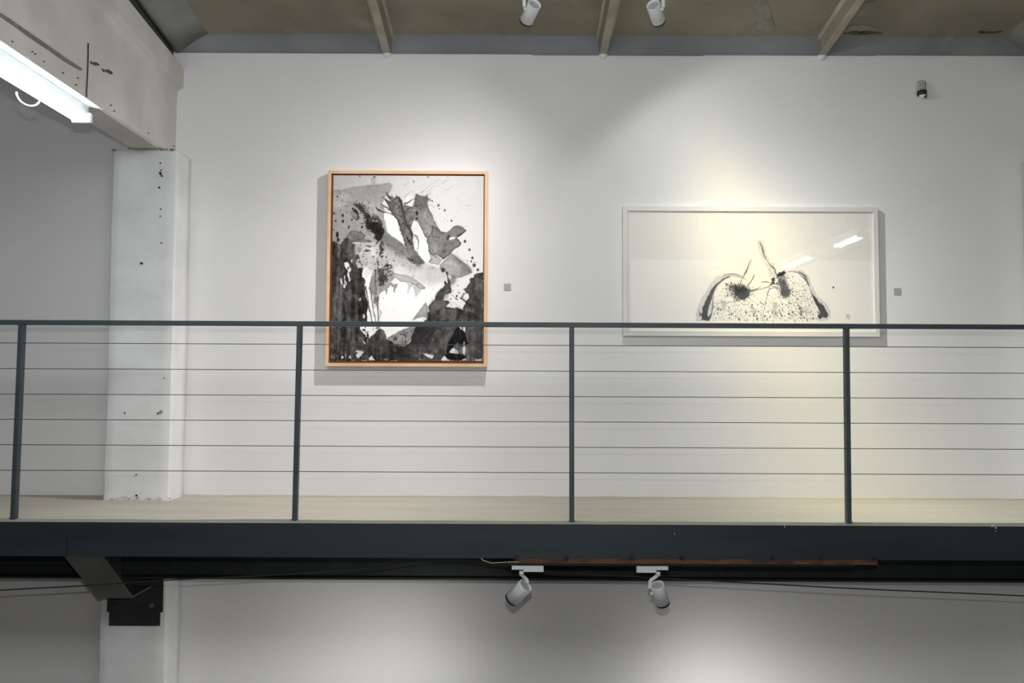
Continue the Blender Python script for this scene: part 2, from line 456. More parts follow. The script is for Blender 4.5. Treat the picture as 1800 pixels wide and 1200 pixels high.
# concrete columns
def column(x0, x1, seed, label):
    bm = bmesh.new(); secs = []
    z0, z1 = -2.8, P(250, 262.5, CY).z
    r = 0.010
    nz = 260
    for k in range(nz + 1):
        z = z0 + (z1 - z0) * k / nz
        pts = []
        # perimeter: left-back, left-front, right-front, right-back with rounded corners
        per = [(x0, WY)] + [(x0, WY - (WY - CY) * t) for t in (0.35, 0.7)] + [(x0, CY + r), (x0 + r * 0.3, CY + r * 0.3), (x0 + r, CY)]
        per += [(x0 + r + (x1 - x0 - 2 * r) * t, CY) for t in (0.12, 0.25, 0.4, 0.55, 0.7, 0.85)]
        per += [(x1 - r, CY), (x1 - r * 0.3, CY + r * 0.3), (x1, CY + r)] + [(x1, WY - (WY - CY) * t) for t in (0.7, 0.35)] + [(x1, WY)]
        foot = max(0, 0.035 - abs(z - 0.01)) * 0.10
        for (x, y) in per:
            v = mnoise.noise_vector(Vector((x * 3 + seed, y * 3, z * 2.6)))
            v2 = mnoise.noise_vector(Vector((x * 14 + seed, y * 14, z * 11)))
            e = 0.004
            px = x + v.x * e + v2.x * 0.0024
            py = y + (v.y * e + v2.y * 0.0024 if y < WY - 0.001 else 0)
            if y < WY - 0.001:
                px += (1 if x > (x0 + x1) / 2 else -1) * foot * (0.5 + abs(v2.z))
                py -= foot * (0.4 + abs(v2.x))
            pts.append((px, py, z))
        secs.append(pts)
    loft(bm, secs)
    o = finish('column', bm, M_PLASTER, smooth=False)
    for p in o.data.polygons: p.use_smooth = True
    return tag(o, label, kind='structure')
xcl = P(189.0, 600, CY).x; xcr = P(303.5, 600, CY).x
colL = column(xcl, xcr, 0.0, 'white plastered column with drill holes at the left')
xr0 = 3.425
colR = column(xr0, xr0 + (xcr - xcl), 31.0, 'white plastered column at the right edge of the bay')

def disc_marks(parent, marks, y, m, name='drill_hole', depth=0.004):
    for i, (px, py, r) in enumerate(marks):
        c = P(px, py, y); rr = r / (F_PX / y)
        bm = bmesh.new(); n = 9; vs = []; random.seed(int(px * 7 + py))
        for k in range(n):
            a = 2 * math.pi * k / n; q = rr * random.uniform(0.7, 1.2)
            vs.append(c + Vector((q * math.cos(a), 0, q * math.sin(a))))
        fr = [bm.verts.new(v - Vector((0, 0.0045, 0))) for v in vs]; bk = [bm.verts.new(v + Vector((0, depth, 0))) for v in vs]
        bm.faces.new(fr)
        for k in range(n): bm.faces.new((fr[k], fr[(k + 1) % n], bk[(k + 1) % n], bk[k]))
        finish(name, bm, m, parent)
disc_marks(colL, [(282, 286.5, 1.3), (282.5, 304.5, 2.6), (284.5, 309, 1.8), (283.6, 299, 1.3), (280.5, 329.7, 1.9), (283, 367.5, 1.3), (282, 380, 1.2), (284, 427, 1.4), (249, 463, 2.2),
                  (219.5, 725.5, 1.3), (278, 726, 1.5), (289, 664.5, 1.0), (240, 870.5, 2.0)], CY, M_HOLE)
disc_marks(colL, [(283, 724, 3.2), (240, 834, 2.0)], CY, M_STAIN, 'plaster_chip')
# chipped plaster line along the column's foot
random.seed(44)
for k_ in range(34):
    px_, py_ = random.uniform(188, 300), random.gauss(875.5, 1.6)
    c = P(px_, py_, CY - 0.003); rr = random.uniform(0.5, 1.7) / 276.0
    bm = bmesh.new(); bmesh.ops.create_icosphere(bm, subdivisions=1, radius=rr)
    for v in bm.verts: v.co = Vector((v.co.x * 1.8, v.co.y * 0.8, v.co.z * 0.7)) + c + mnoise.noise_vector(v.co * 120 + c * 9) * rr * 0.5
    finish('plaster_crumb', bm, M_CRUMB if k_ % 2 else M_CHIP, colL)
# rough mortar crumbs where the beam sits on the column
for (px, py, r) in [(200, 264, 4), (228, 261, 3), (284, 262, 5), (292, 262, 3.5), (303, 263, 5), (306, 257, 3)]:
    c = P(px, py, CY - 0.004); rr = r * 0.7 / 276.0
    bm = bmesh.new(); bmesh.ops.create_icosphere(bm, subdivisions=2, radius=rr)
    for v in bm.verts: v.co = Vector((v.co.x * 1.4, v.co.y * 0.8, v.co.z * 0.6)) + c + mnoise.noise_vector(v.co * 90 + c * 3) * rr * 0.4
    finish('mortar_crumb', bm, M_CRUMB, colL)

# roof beams: rectangular bottom chord, recessed web towards the hall, flange following the roof slope
ZB = P(250, 262.5, CY).z + 0.004
ZF0 = P(310, 158, WY).z; ZT0 = P(322, 121, WY).z
XBR = P(310, 210, WY).x
ZGR = on_x(100, 92, XBR).z
def roof_beam(xl, xr, fo, label, flip=1):
    zb = ZB
    def f(x):  # mirror for the right-hand beam
        return x
    ys = [-4.5] + [-4.0 + 0.25 * k for k in range(33)] + [4.12, 4.25, 4.33, 4.40, 4.5, 4.7, 4.9, 5.1, 5.3, 5.5, WY]
    secs = []
    for y in ys:
        rec = 0.0 if y > 4.38 else 0.03 * min(1, (4.38 - y) / 0.5)
        zc = ZGR
        zf = ZF0 + 0.088 * (WY - y)
        zt = ZT0 + 0.108 * (WY - y)
        j = lambda s: 0.003 * mnoise.noise(Vector((s * 3.7, y * 2.1, s)))
        R = [(xr, zb + 0.012), (xr + j(1), zc), (xr - rec, zc + 0.025), (xr - rec, zf - 0.05), (xr + fo * 0.15 - 0.0, zf - 0.005), (xr + fo, zf + 0.012 + j(2)), (xr + fo + j(3), zt)]
        Lf = [(xl - fo, zt), (xl - fo, zf + 0.012), (xl - fo * 0.15, zf - 0.005), (xl + rec, zf - 0.05), (xl + rec, zc + 0.025), (xl, zc), (xl, zb + 0.012)]
        S = [(xl + 0.012, zb), (xr - 0.012, zb + j(5) * 0.5)] + R + Lf
        secs.append([(px, y, pz) for px, pz in S])
    bm = bmesh.new(); loft(bm, secs)
    o = finish('beam', bm, M_BEAMP)
    return tag(o, label, kind='structure')
beamL = roof_beam(P(228, 262, CY).x, XBR, P(323, 140, WY).x - XBR, 'white painted concrete roof beam running over the left column')
beamR = roof_beam(xr0 + 0.11, xr0 + 0.297, 0.048, 'white painted concrete roof beam over the right column')
# dark filler between beam flange and slab, the gap's shade put into its colour
for (x0, x1, par) in ((XBR - 0.18, XBR - 0.03, beamL), (xr0 + 0.13, xr0 + 0.28, beamR)):
    bm = bmesh.new()
    loft(bm, [[(x0, y, ZT0 - 0.01 + 0.108 * (WY - y)), (x1, y, ZT0 - 0.01 + 0.108 * (WY - y)), (x1, y, zp(y) + 0.05), (x0, y, zp(y) + 0.05)] for y in [-4.4 + 10.0 * k / 20 for k in range(21)]])
    finish('gap_filler', bm, M_DARKGAP, par)
def beam_mark(pts, m, name, seed=0):
    """small scars and the groove strip on the beam's inner face x = -2.238"""
    random.seed(seed); bm = bmesh.new(); vs = []
    for px, py in pts:
        p = on_x(px, py, XBR + 0.006); vs.append(p)
    fr = [bm.verts.new(v) for v in vs]; bk = [bm.verts.new(v - Vector((0.012, 0, 0))) for v in vs]
    bm.faces.new(fr)
    for k in range(len(fr)): bm.faces.new((fr[k], fr[(k + 1) % len(fr)], bk[(k + 1) % len(fr)], bk[k]))
    finish(name, bm, m, beamL)
beam_mark([(160, 107), (163, 110), (168, 109), (174, 112), (175, 115), (169, 115), (164, 113), (161, 112)], M_RUSTMARK, 'scar')
beam_mark([(180, 120), (184, 123), (191, 122), (197, 126), (199, 129), (196, 131), (189, 126), (182, 126)], M_RUSTMARK, 'scar')
for (px, py, r) in [(58, 91, 1.4), (63, 95, 1.6), (78, 108, 1.3), (112, 128, 1.5), (138, 137, 1.5), (134.5, 149, 1.5), (196, 185, 1.4), (202, 195, 1.3), (262, 234, 1.1), (23, 73, 1.3)]:
    beam_mark([(px + r * math.cos(a) * 0.8, py + r * math.sin(a)) for a in [k * math.pi / 3 for k in range(6)]], M_RUSTMARK, 'nail_mark')

M_GROOVE = mat('groove_shade_dirt', rgb(150, 140, 132), 0.9, col2=rgb(126, 117, 110), nscale=20)  # recess shadow and dirt along the groove, put into the strip's colour
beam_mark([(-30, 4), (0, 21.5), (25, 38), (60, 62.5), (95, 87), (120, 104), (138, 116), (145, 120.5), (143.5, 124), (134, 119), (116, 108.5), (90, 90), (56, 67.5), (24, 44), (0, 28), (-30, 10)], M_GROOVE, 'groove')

# ------------------------------------------------------------------ mezzanine steelwork
def extrude_x(bm, prof, x0, x1):
    loft(bm, [[(x0, y, z) for y, z in prof], [(x1, y, z) for y, z in prof]])
XJ = P(117, 960, EY).x
zb_e = P(900, 981, EY).z
CH = [(EY, -0.006), (EY + 0.075, -0.006), (EY + 0.075, -0.018), (EY + 0.010, -0.018), (EY + 0.010, zb_e + 0.012), (EY + 0.075, zb_e + 0.012), (EY + 0.075, zb_e), (EY, zb_e)]
bm = bmesh.new(); extrude_x(bm, CH, XJ + 0.002, 7)
edge = finish('edge_beam', bm, M_EDGE)
tag(edge, 'long dark blue-grey steel edge beam carrying the railing', 'beam', kind='structure')
del edge['category']
bm = bmesh.new(); extrude_x(bm, CH, -7, XJ - 0.002); finish('beam_section', bm, M_EDGE, edge)
boxobj('weld_bead', XJ - 0.004, XJ + 0.004, EY - 0.0005, EY + 0.01, -0.1, -0.008, M_EDGE, edge)
for (px, py, wd, hg) in [(1307, 919.5, 1.2, 3.5), (1379.5, 924, 0.8, 4), (1541.5, 920, 1.0, 3), (1745, 924, 5, 2.2), (1750.5, 927.5, 2, 2), (1750.3, 933, 1.2, 1.2), (1186, 938, 0.7, 2.5)]:
    a = P(px - wd, py - hg, EY - 0.001); b = P(px + wd, py + hg, EY - 0.001)
    bm = bmesh.new(); bmesh.ops.create_icosphere(bm, subdivisions=1, radius=1)
    for v in bm.verts:
        v.co = Vector(((a.x + b.x) / 2 + v.co.x * abs(b.x - a.x) / 2, EY - 0.0005 + v.co.y * 0.0015, (a.z + b.z) / 2 + v.co.z * abs(a.z - b.z) / 2))
    finish('paint_fleck', bm, M_CHIP, edge)

# girder further in, under the slab
gy0, gy1 = 5.15, 5.29
zb_g = P(900, 1020, gy0).z
GI = [(gy0, -0.081), (gy1, -0.081), (gy1, -0.093), (gy0 + 0.075, -0.093), (gy0 + 0.075, zb_g + 0.012), (gy1, zb_g + 0.012), (gy1, zb_g), (gy0, zb_g), (gy0, zb_g + 0.012), (gy0 + 0.066, zb_g + 0.012), (gy0 + 0.066, -0.093), (gy0, -0.093)]
bm = bmesh.new(); extrude_x(bm, GI, -7, 7)
tag(finish('girder', bm, M_STEELD), 'black steel girder running under the walkway behind the edge beam', kind='structure')
for k, xj in enumerate([-5.4 + 1.2 * i for i in range(10)]):
    bm = bmesh.new(); box(bm, xj - 0.035, xj + 0.035, EY + 0.076, gy0 - 0.001, -0.19, -0.081)
    o = finish('floor_joist', bm, M_STEELD)
    tag(o, 'dark steel joist hidden between edge beam and girder', kind='structure', group='walkway floor joists')

# tapered bracket on the left column: flange plate sloping down, then level back to the wall plate
ZBK = P(202, 1051, 5.08).z
bx0 = P(172, 1051, 5.08).x; bx1 = P(232.5, 1051, 5.08).x
bxc = (bx0 + bx1) / 2
bw = (bx1 - bx0) / 2
br = empty('cantilever_bracket', (bxc, CY, ZBK), 'grey tapered steel bracket under the walkway, bolted to the left column', 'bracket')
bm = bmesh.new()
ya, yb, yc = 4.655, 5.08, CY - 0.016
za = zb_e - 0.004
t = 0.012
prof = [(ya, za), (yb, ZBK), (yc, ZBK), (yc, ZBK + t), (yb + 0.004, ZBK + t), (ya + 0.01, za + t)]
loft(bm, [[(bxc - bw, y, z) for y, z in prof], [(bxc + bw, y, z) for y, z in prof]])
finish('bottom_flange', bm, M_GREYST, br)
bm = bmesh.new()
prof = [(ya + 0.01, za + t), (yb, ZBK + t), (yc, ZBK + t), (yc, zb_g - 0.002), (gy0 - 0.004, zb_g - 0.002), (gy0 - 0.004, -0.082), (ya + 0.01, -0.082)]
loft(bm, [[(bxc - 0.005, y, z) for y, z in prof], [(bxc + 0.005, y, z) for y, z in prof]])
finish('web', bm, M_STEELD, br)
a = P(189.5, 1018, CY - 0.014); b = P(285, 1076, CY - 0.014); c = P(191, 1099.5, CY - 0.012); d = P(280, 1099.5, CY - 0.012)
boxobj('wall_plate', a.x, b.x, CY - 0.015, CY + 0.012, b.z, a.z + 0.06, M_PLATE, br)
boxobj('wall_plate', c.x, d.x, CY - 0.010, CY + 0.012, c.z, b.z, M_PLATE, br)
for px, py in ((267, 1063), (206, 1063)):
    bm = bmesh.new(); q = P(px, py, CY - 0.016)
    tube(bm, q + Vector((0, 0.004, 0)), q - Vector((0, 0.012, 0)), 0.016, n=6); tube(bm, q - Vector((0, 0.01, 0)), q - Vector((0, 0.03, 0)), 0.008, n=10)
    finish('anchor_bolt', bm, M_GREYST if px > 250 else M_PLATE, br)

# rusty flat bar and bolts under the edge beam
xb0 = P(905, 985, EY).x; xb1 = P(1543, 985, EY).x
zb0 = P(1200, 991, EY).z
rb = empty('flat_bar', ((xb0 + xb1) / 2, EY, zb_e), 'long rusty steel bar bolted under the edge beam above the lower lamps', 'bar')
bm = bmesh.new()
n = 60
loft(bm, [[(xb0 + (xb1 - xb0) * k / n, EY + 0.002 + 0.0015 * mnoise.noise(Vector((k * 0.7, 0, 0))), zb_e + 0.001), (xb0 + (xb1 - xb0) * k / n, EY + 0.04, zb_e + 0.001), (xb0 + (xb1 - xb0) * k / n, EY + 0.04, zb0), (xb0 + (xb1 - xb0) * k / n, EY + 0.002, zb0 + 0.0015 * mnoise.noise(Vector((k * 0.9, 4, 0))))] for k in range(n + 1)])
finish('bar', bm, M_RUST, rb)
for px in (907, 995.5, 1110, 1199, 1358, 1444, 1537):
    q = P(px, 979.5, EY)
    bm = bmesh.new()
    tube(bm, q + Vector((0, 0.01, 0)), q - Vector((0, 0.003, 0)), 0.014, n=16)
    tube(bm, q - Vector((0, 0.003, 0)), q - Vector((0, 0.012, 0)), 0.010, n=6)
    tube(bm, q - Vector((0, 0.012, 0)), q - Vector((0, 0.020, 0)), 0.005, n=10)
    finish('bolt', bm, M_BLACKM, rb)

# ------------------------------------------------------------------ railing
rail = empty('railing', (0.3, RY, 0), 'dark blue-grey steel railing with six thin horizontal wires', 'railing')
zt_r = P(900, 566.0, RY).z; zb_r = P(900, 574.3, RY).z
bm = bmesh.new(); box(bm, -4.2, 4.2, RY - 0.002, RY + 0.042, zb_r, zt_r, 0.0025)
finish('handrail', bm, M_STEEL, rail)
for (pxt, pxb, wpx) in [(31.5, 17.0, 8.0), (521.5, 513.0, 8.0), (1001.4, 1001.4, 8.0), (1486.0, 1493.0 - 3.2, 7.6), (-455, -480, 8), (1975, 1992, 8)]:
    xt = P(pxt, 575, RY).x; xb = P(pxb, 912, RY).x; wd = wpx / (F_PX / RY)
    bm = bmesh.new()
    z0 = -0.002
    loft(bm, [[(xb, RY, z0), (xb + wd, RY, z0), (xb + wd, RY + 0.04, z0), (xb, RY + 0.04, z0)],
              [(xt, RY, zb_r), (xt + wd, RY, zb_r), (xt + wd, RY + 0.04, zb_r), (xt, RY + 0.04, zb_r)]])
    bmesh.ops.bevel(bm, geom=[e for e in bm.edges if abs(e.verts[0].co.z - e.verts[1].co.z) > 0.5], offset=0.002, segments=1, affect='EDGES')
    po = finish('post', bm, M_STEEL, rail)
    # weld beads top and bottom
    for (x, z, s) in ((xt, zb_r, 1), (xb, 0.0, -1)):
        bm = bmesh.new()
        path_tube(bm, [(x - 0.004 + (wd + 0.008) * k / 12, RY + 0.0005, z + (0.0 if s > 0 else 0.003) + 0.0012 * math.sin(k * 2.1)) for k in range(13)], 0.0028)
        finish('weld', bm, M_STEEL, po, smooth=True)
for py in (607.0, 652.2, 696.8, 741.2, 785.8, 830.6):
    z = P(1000, py, RY + 0.02).z
    bm = bmesh.new(); tube(bm, (-4.2, RY + 0.02, z), (4.2, RY + 0.02, z), 0.0020, n=8)
    finish('wire', bm, M_WIRE, rail)

# ------------------------------------------------------------------ cables
def cable(name, pts, r, m, label, cat):
    bm = bmesh.new(); path_tube(bm, smooth_path(pts, 8), r)
    o = finish(name, bm, m); return tag(o, label, cat)
cy = 4.662
cable('power_cable', [P(px, py, cy if px < 700 or px > 1050 else cy + 0.03) for px, py in [(-260, 1052), (0, 1037), (150, 1029), (285, 1020), (500, 1009), (640, 999), (740, 986), (830, 985), (900, 995), (960, 1004), (1100, 1012), (1220, 1019), (1500, 1034), (1800, 1047), (2050, 1061)]],
      0.0035, M_CABLE, 'long black cable sagging below the edge beam', 'cable')
cable('loose_wire', [P(px, py, EY + 0.012 if px > 850 else EY + 0.004) + Vector((0, -0.018, 0)) for px, py in [(846, 979.5), (849, 983), (856, 985.5), (865, 987.8), (880, 987.2), (896, 986.2), (912, 986.4)]],
      0.0022, M_YELLOW, 'short yellowed wire end beside the left end of the rusty bar', 'wire')

# ------------------------------------------------------------------ track spotlights
def track(name, x0, x1, y, z0, z1, label, cat='track', hangers=(), ztop=None, m=None):
    t_ = empty(name, ((x0 + x1) / 2, y, z0), label, cat)
    bm = bmesh.new(); h = 0.017
    prof = [(y - h, z0), (y - 0.006, z0), (y - 0.006, z0 + 0.008), (y + 0.006, z0 + 0.008), (y + 0.006, z0), (y + h, z0), (y + h, z1), (y - h, z1)]
    loft(bm, [[(x0, a, b) for a, b in prof], [(x1, a, b) for a, b in prof]])
    finish('rail_channel', bm, m or M_BLACK, t_)
    for hx in hangers:
        bm = bmesh.new(); tube(bm, (hx, y, z1 - 0.001), (hx, y, zr(y) + 0.004), 0.004, n=8); finish('hanger', bm, M_WHITEM, t_)
    return t_
TYL = 4.585
zt1 = P(930, 993.2, TYL).z
track('light_track', P(893, 990, TYL).x, P(1500, 990, TYL).x, TYL + 0.012, zt1, zb0 - 0.0005, 'black light track under the rusty bar holding the two lower spotlights')
TYU = 4.57
zadU = P(900, -28, TYU).z
zadU1 = zadU + 0.034
ribx = [P(p, 97, WY).x for p in (680.5, 1060, 1444)]
track('ceiling_light_track', -1.4, 2.4, TYU, zadU1, zadU1 + 0.03, 'white light track hung from the roof ribs holding the two upper spotlights', hangers=ribx, m=M_WHITEM)

def spotlight(base_y, ad, thin, stub, arm, knob, pb, pf, rad, label, L=0.132, group=None, z_ad=None, ring=True):
    """all positions given on the plane y = base_y as picture points: ad=(x0,x1,y0,y1) adapter, thin=(x0,x1,y0,y1) latch side"""
    B = P(pb[0], pb[1], base_y)
    v = ray(*pf)
    # the front centre lies on its own ray, farther away, at body length L
    o = CAMP - B
    aa = v.dot(v); bb = 2 * v.dot(o); cc = o.dot(o) - L * L
    disc = max(0.0, bb * bb - 4 * aa * cc)
    tt = (-bb + math.sqrt(disc)) / (2 * aa)
    Fp = CAMP + v * tt
    ax = (Fp - B).normalized()
    root = empty('track_spotlight', (P((ad[0] + ad[1]) / 2, ad[3], base_y).x, base_y, P(ad[0], ad[2], base_y).z), label, 'spotlight', group)
    def rc(name, q, d0, d1, bev=0.0015, m=M_WHITEM, par=None):
        a = P(q[0], q[2], base_y); b = P(q[1], q[3], base_y)
        return boxobj(name, min(a.x, b.x), max(a.x, b.x), base_y + d0, base_y + d1, b.z, a.z, m, par or root, bev)
    rc('adapter', ad, -0.016, 0.018)
    rc('adapter_latch', thin, -0.013, 0.015)
    # arm
    bm = bmesh.new()
    s0 = P(stub[0], stub[1], base_y); s1 = P(stub[2], stub[3], base_y)
    tube(bm, s0, s1, 0.0125, n=18)
    finish('swivel', bm, M_WHITEM, root)
    bm = bmesh.new()
    pts = [P(x, y_, base_y) + Vector((0, 0.012 if (knob is None and i_ > 1) else 0, 0)) for i_, (x, y_) in enumerate(arm)]
    kn = P(knob[0], knob[1], base_y) if knob else None
    hw, hd_ = 0.0085, 0.004
    prev = None; secs = []
    for i, p in enumerate(pts):
        d = (pts[min(i + 1, len(pts) - 1)] - pts[max(i - 1, 0)]).normalized()
        side = Vector((d.z, 0, -d.x)).normalized()
        secs.append([p + side * hw + Vector((0, hd_, 0)), p - side * hw + Vector((0, hd_, 0)), p - side * hw - Vector((0, hd_, 0)), p + side * hw - Vector((0, hd_, 0))])
    loft(bm, secs); finish('arm', bm, M_WHITEM, root)
    # body
    rr = rad
    bm = bmesh.new()
    lathe(bm, B, ax, [(0.012, 0.0), (0.012, rr * 0.86), (0.0, rr * 0.88), (0.0, rr * 0.97), (0.002, rr), (L - 0.012, rr), (L - 0.012, rr * 0.94)], 40)
    body = finish('lamp_body', bm, M_WHITEM, root, smooth=False)
    for p in body.data.polygons: p.use_smooth = abs(p.normal.dot(ax)) < 0.5
    bm = bmesh.new()
    lathe(bm, B, ax, [(0.0115, 0.0), (0.0115, rr * 0.855)], 40)
    finish('back_plate', bm, M_WHITEIN, root)
    bm = bmesh.new()
    lathe(bm, B, ax, [(L - 0.012, rr * 0.90), (L - 0.012, rr * 0.985), (L, rr * 0.985), (L, rr * 0.86), (L - 0.02, rr * 0.7)], 40)
    finish('bezel_ring', bm, M_BLACK, root)
    bm = bmesh.new()
    lathe(bm, B, ax, [(L - 0.018, 0.0), (L - 0.018, rr * 0.72)], 32)
    finish('lens', bm, M_LENS, root)
    bm = bmesh.new()
    # pivot knob sits on the body flank next to the arm end
    mid = B + ax * (L * 0.3)
    rel = (kn - mid) if kn is not None else Vector((0.6, 0.8, 0.3)); rel = rel - ax * rel.dot(ax)
    if rel.length < 1e-4: rel = Vector((1, 0, 0))
    rel.normalize()
    tube(bm, mid + rel * (rr - 0.004), mid + rel * (rr + 0.012), 0.009, n=16)
    finish('pivot_knob', bm, M_WHITEM, root, smooth=False)
    return B, Fp, ax, root

def tl(ox, oy, s=12.0): return lambda x, y: (ox + x / s, oy + y / s)
LY = TYL + 0.004
B1, F1, A1, R1 = spotlight(LY, (920, 955.4, 993.2, 1004), (899.5, 920, 993.2, 1000.2), (916.8, 1003, 916.8, 1011),
                       [(916.8, 1008), (917.5, 1010.5), (925.6, 1018.5), (926.8, 1021), (927.4, 1025)], None, (924.4, 1028.3), (898.4, 1054.2), 0.041,
                       'lower white spotlight tilted down to the left, lens towards the wall', L=0.130, group='track spotlights')
B2, F2, A2, R2 = spotlight(LY, (1118.7, 1153, 994, 1005.4), (1153, 1174, 994, 1001), (1156.8, 1004.5, 1156.8, 1011.5),
                       [(1156.8, 1009), (1155.5, 1011), (1144.5, 1018.8), (1142.8, 1021), (1141.6, 1034)], (1140, 1036), (1154.8, 1027.5), (1165.4, 1061), 0.0385,
                       'lower white spotlight tilted down to the right with its arm on the left', L=0.130, group='track spotlights')
B3, F3, A3, R3 = spotlight(TYU, (924, 960, -39, -28), (903, 924, -39, -32), (930, -29, 930, -21),
                       [(930, -24), (929, -21), (922.4, -14), (921.4, -11), (921.4, 12)], (921.4, 12), (940, 6.5), (924, 38.5), 0.0385,
                       'upper white spotlight near the ceiling tilted down to the left', L=0.135, group='track spotlights')
B4, F4, A4, R4 = spotlight(TYU, (1124, 1158, -38, -28), (1158, 1179, -38, -31), (1156, -29, 1156, -21),
                       [(1156, -24), (1157, -21), (1164.5, -14), (1165.6, -11), (1165.6, 13)], (1165.6, 13), (1148, 8), (1158.6, 39), 0.0385,
                       'upper white spotlight near the ceiling tilted down to the right', L=0.135, group='track spotlights')
def lamp_light(name, Fp, ax, target, power, ang, blend, col, size=0.022, fan=None):
    return spot(name, Fp + ax * 0.004, target, power, ang, blend, col, size, fan)
lamp_light('spot_left', F3, A3, Vector((-3.13, WY, -2.53)), SPOT_POWER['left'], 100, 1.0, (1.0, 0.925, 0.91))
lamp_light('spot_right', F4, A4, Vector((5.37, WY, -3.83)), SPOT_POWER['right'], 84, 1.0, (1.31, 1.17, 0.83), fan=(tuple(Vector((-0.888, 0.348, -0.301)).normalized()), 0.20, (0.85, 0.85, 0.80), tuple(Vector((-0.888, 0.348, -0.301)).cross(Vector((0.453, 0.51, -0.73))).normalized()), 0.42))
lamp_light('spot_low_left', F1, A1, Vector((-2.17, WY, -2.4)), SPOT_POWER['low_left'], 90, 1.0, (1.0, 0.94, 0.82))
lamp_light('spot_low_right', F2, A2, Vector((2.22, WY, -3.0)), SPOT_POWER['low_right'], 84, 1.0, (1.0, 0.94, 0.92))

# ------------------------------------------------------------------ fluorescent batten lights
def batten(x, y0, y1, z, label, rods, group='fluorescent batten lights'):
    """z = height of the reflector edge"""
    root = empty('fluorescent_batten', (x, (y0 + y1) / 2, z), label, 'light', group)
    bm = bmesh.new()
    pr = [(x - 0.105, z), (x - 0.108, z + 0.004), (x - 0.03, z + 0.022), (x + 0.03, z + 0.022), (x + 0.108, z + 0.004), (x + 0.105, z), (x + 0.03, z + 0.016), (x - 0.03, z + 0.016)]
    loft(bm, [[(a, y0, b) for a, b in pr], [(a, y1, b) for a, b in pr]])
    finish('reflector', bm, M_WHITEM, root)
    boxobj('housing', x - 0.03, x + 0.03, y0 + 0.004, y1 - 0.004, z - 0.04, z + 0.017, M_WHITEM, root, 0.004)
    for sx in (-0.028, 0.028):
        bm = bmesh.new(); tube(bm, (x + sx, y0 + 0.03, z - 0.058), (x + sx, y1 - 0.03, z - 0.058), 0.0115, n=18)
        finish('tube', bm, M_TUBE, root)
    for ya_ in (y0, y1 - 0.03):
        bm = bmesh.new(); box(bm, x - 0.052, x + 0.052, ya_, ya_ + 0.03, z - 0.076, z - 0.022, 0.008); finish('end_cap', bm, M_WHITEM, root)
    for (ry, top, rx) in rods:
        bm = bmesh.new(); tube(bm, (rx, ry, z + 0.010), (rx, ry, top), 0.0035, n=8)
        finish('hanging_rod', bm, M_BLACKM, root)
    return root
tip = P(183.5, 193.5, 4.35)
xl = tip.x - 0.108
rodtop = P(155, 76, 4.335); rodlow = P(152.5, 170, 4.335)
ba = batten(xl, 3.15, 4.35, tip.z, 'glowing white twin-tube batten light hanging beside the left roof beam', [])
for dy in (0.0, -1.0):
    bm = bmesh.new()
    o_ = Vector((0, dy, 0))
    path_tube(bm, smooth_path([rodtop + o_, rodtop * 0.5 + rodlow * 0.5 + o_ + Vector((0.001, 0, 0)), rodlow + o_ + Vector((-0.002, 0, 0.02)), Vector((rodlow.x + 0.004, 4.335 + dy, tip.z + 0.012))], 4), 0.0042)
    finish('hanging_rod', bm, M_BLACKM, ba)
    bm = bmesh.new(); tube(bm, rodtop + o_ + Vector((-0.10, 0, -0.004)), rodtop + o_ + Vector((0.0, 0, -0.004)), 0.0008, n=8); finish('beam_anchor', bm, M_BEAMP, ba)
# fluffy dust along the reflector's upper edge
random.seed(12); bm = bmesh.new()
for k in range(46):
    yk = random.uniform(3.2, 4.34); rk = random.uniform(0.002, 0.0055)
    bmesh.ops.create_icosphere(bm, subdivisions=1, radius=rk, matrix=Matrix.Translation((xl + 0.104 - random.random() * 0.02, yk, tip.z + 0.005 + rk * 0.5 + 0.3 * (0.0)) ))
for v in bm.verts: v.co += mnoise.noise_vector(v.co * 200) * 0.0015
dd = finish('dust', bm, M_WHITEM, ba); dd['kind'] = 'stuff'
bm = bmesh.new()
cx_, cy_ = xl - 0.03, 3.90
path_tube(bm, [(cx_ + 0.03 * math.cos(t), cy_ + 0.045 * math.cos(t), tip.z - 0.078 + 0.05 * math.sin(t)) for t in [math.pi + math.pi * k / 14 for k in range(15)]], 0.005)
finish('cable_loop', bm, M_WHITEM, ba)
xr_l = 3.35
bb1 = batten(xr_l, 2.50, 3.16, 2.235, 'batten light hung beside the right roof beam, seen mirrored in the picture glass', [(2.6, 2.9, 3.43), (3.05, 2.9, 3.43)])
bb2 = batten(xr_l, 0.80, 1.86, 2.235, 'second batten light nearer the photographer beside the right roof beam', [(0.9, 2.9, 3.43), (1.7, 2.9, 3.43)])

# ------------------------------------------------------------------ framed pictures
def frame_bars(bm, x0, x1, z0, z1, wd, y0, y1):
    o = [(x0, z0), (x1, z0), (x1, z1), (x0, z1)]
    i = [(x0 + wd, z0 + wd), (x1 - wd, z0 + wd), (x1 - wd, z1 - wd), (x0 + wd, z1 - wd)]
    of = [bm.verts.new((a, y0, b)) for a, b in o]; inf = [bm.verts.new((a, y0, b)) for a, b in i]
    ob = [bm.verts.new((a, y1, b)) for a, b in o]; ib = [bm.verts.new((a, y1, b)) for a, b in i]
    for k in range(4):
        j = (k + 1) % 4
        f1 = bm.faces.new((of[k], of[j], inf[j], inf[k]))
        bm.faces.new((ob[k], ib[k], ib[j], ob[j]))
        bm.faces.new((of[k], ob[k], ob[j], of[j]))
        f = bm.faces.new((inf[k], inf[j], ib[j], ib[k])); f.material_index = 1

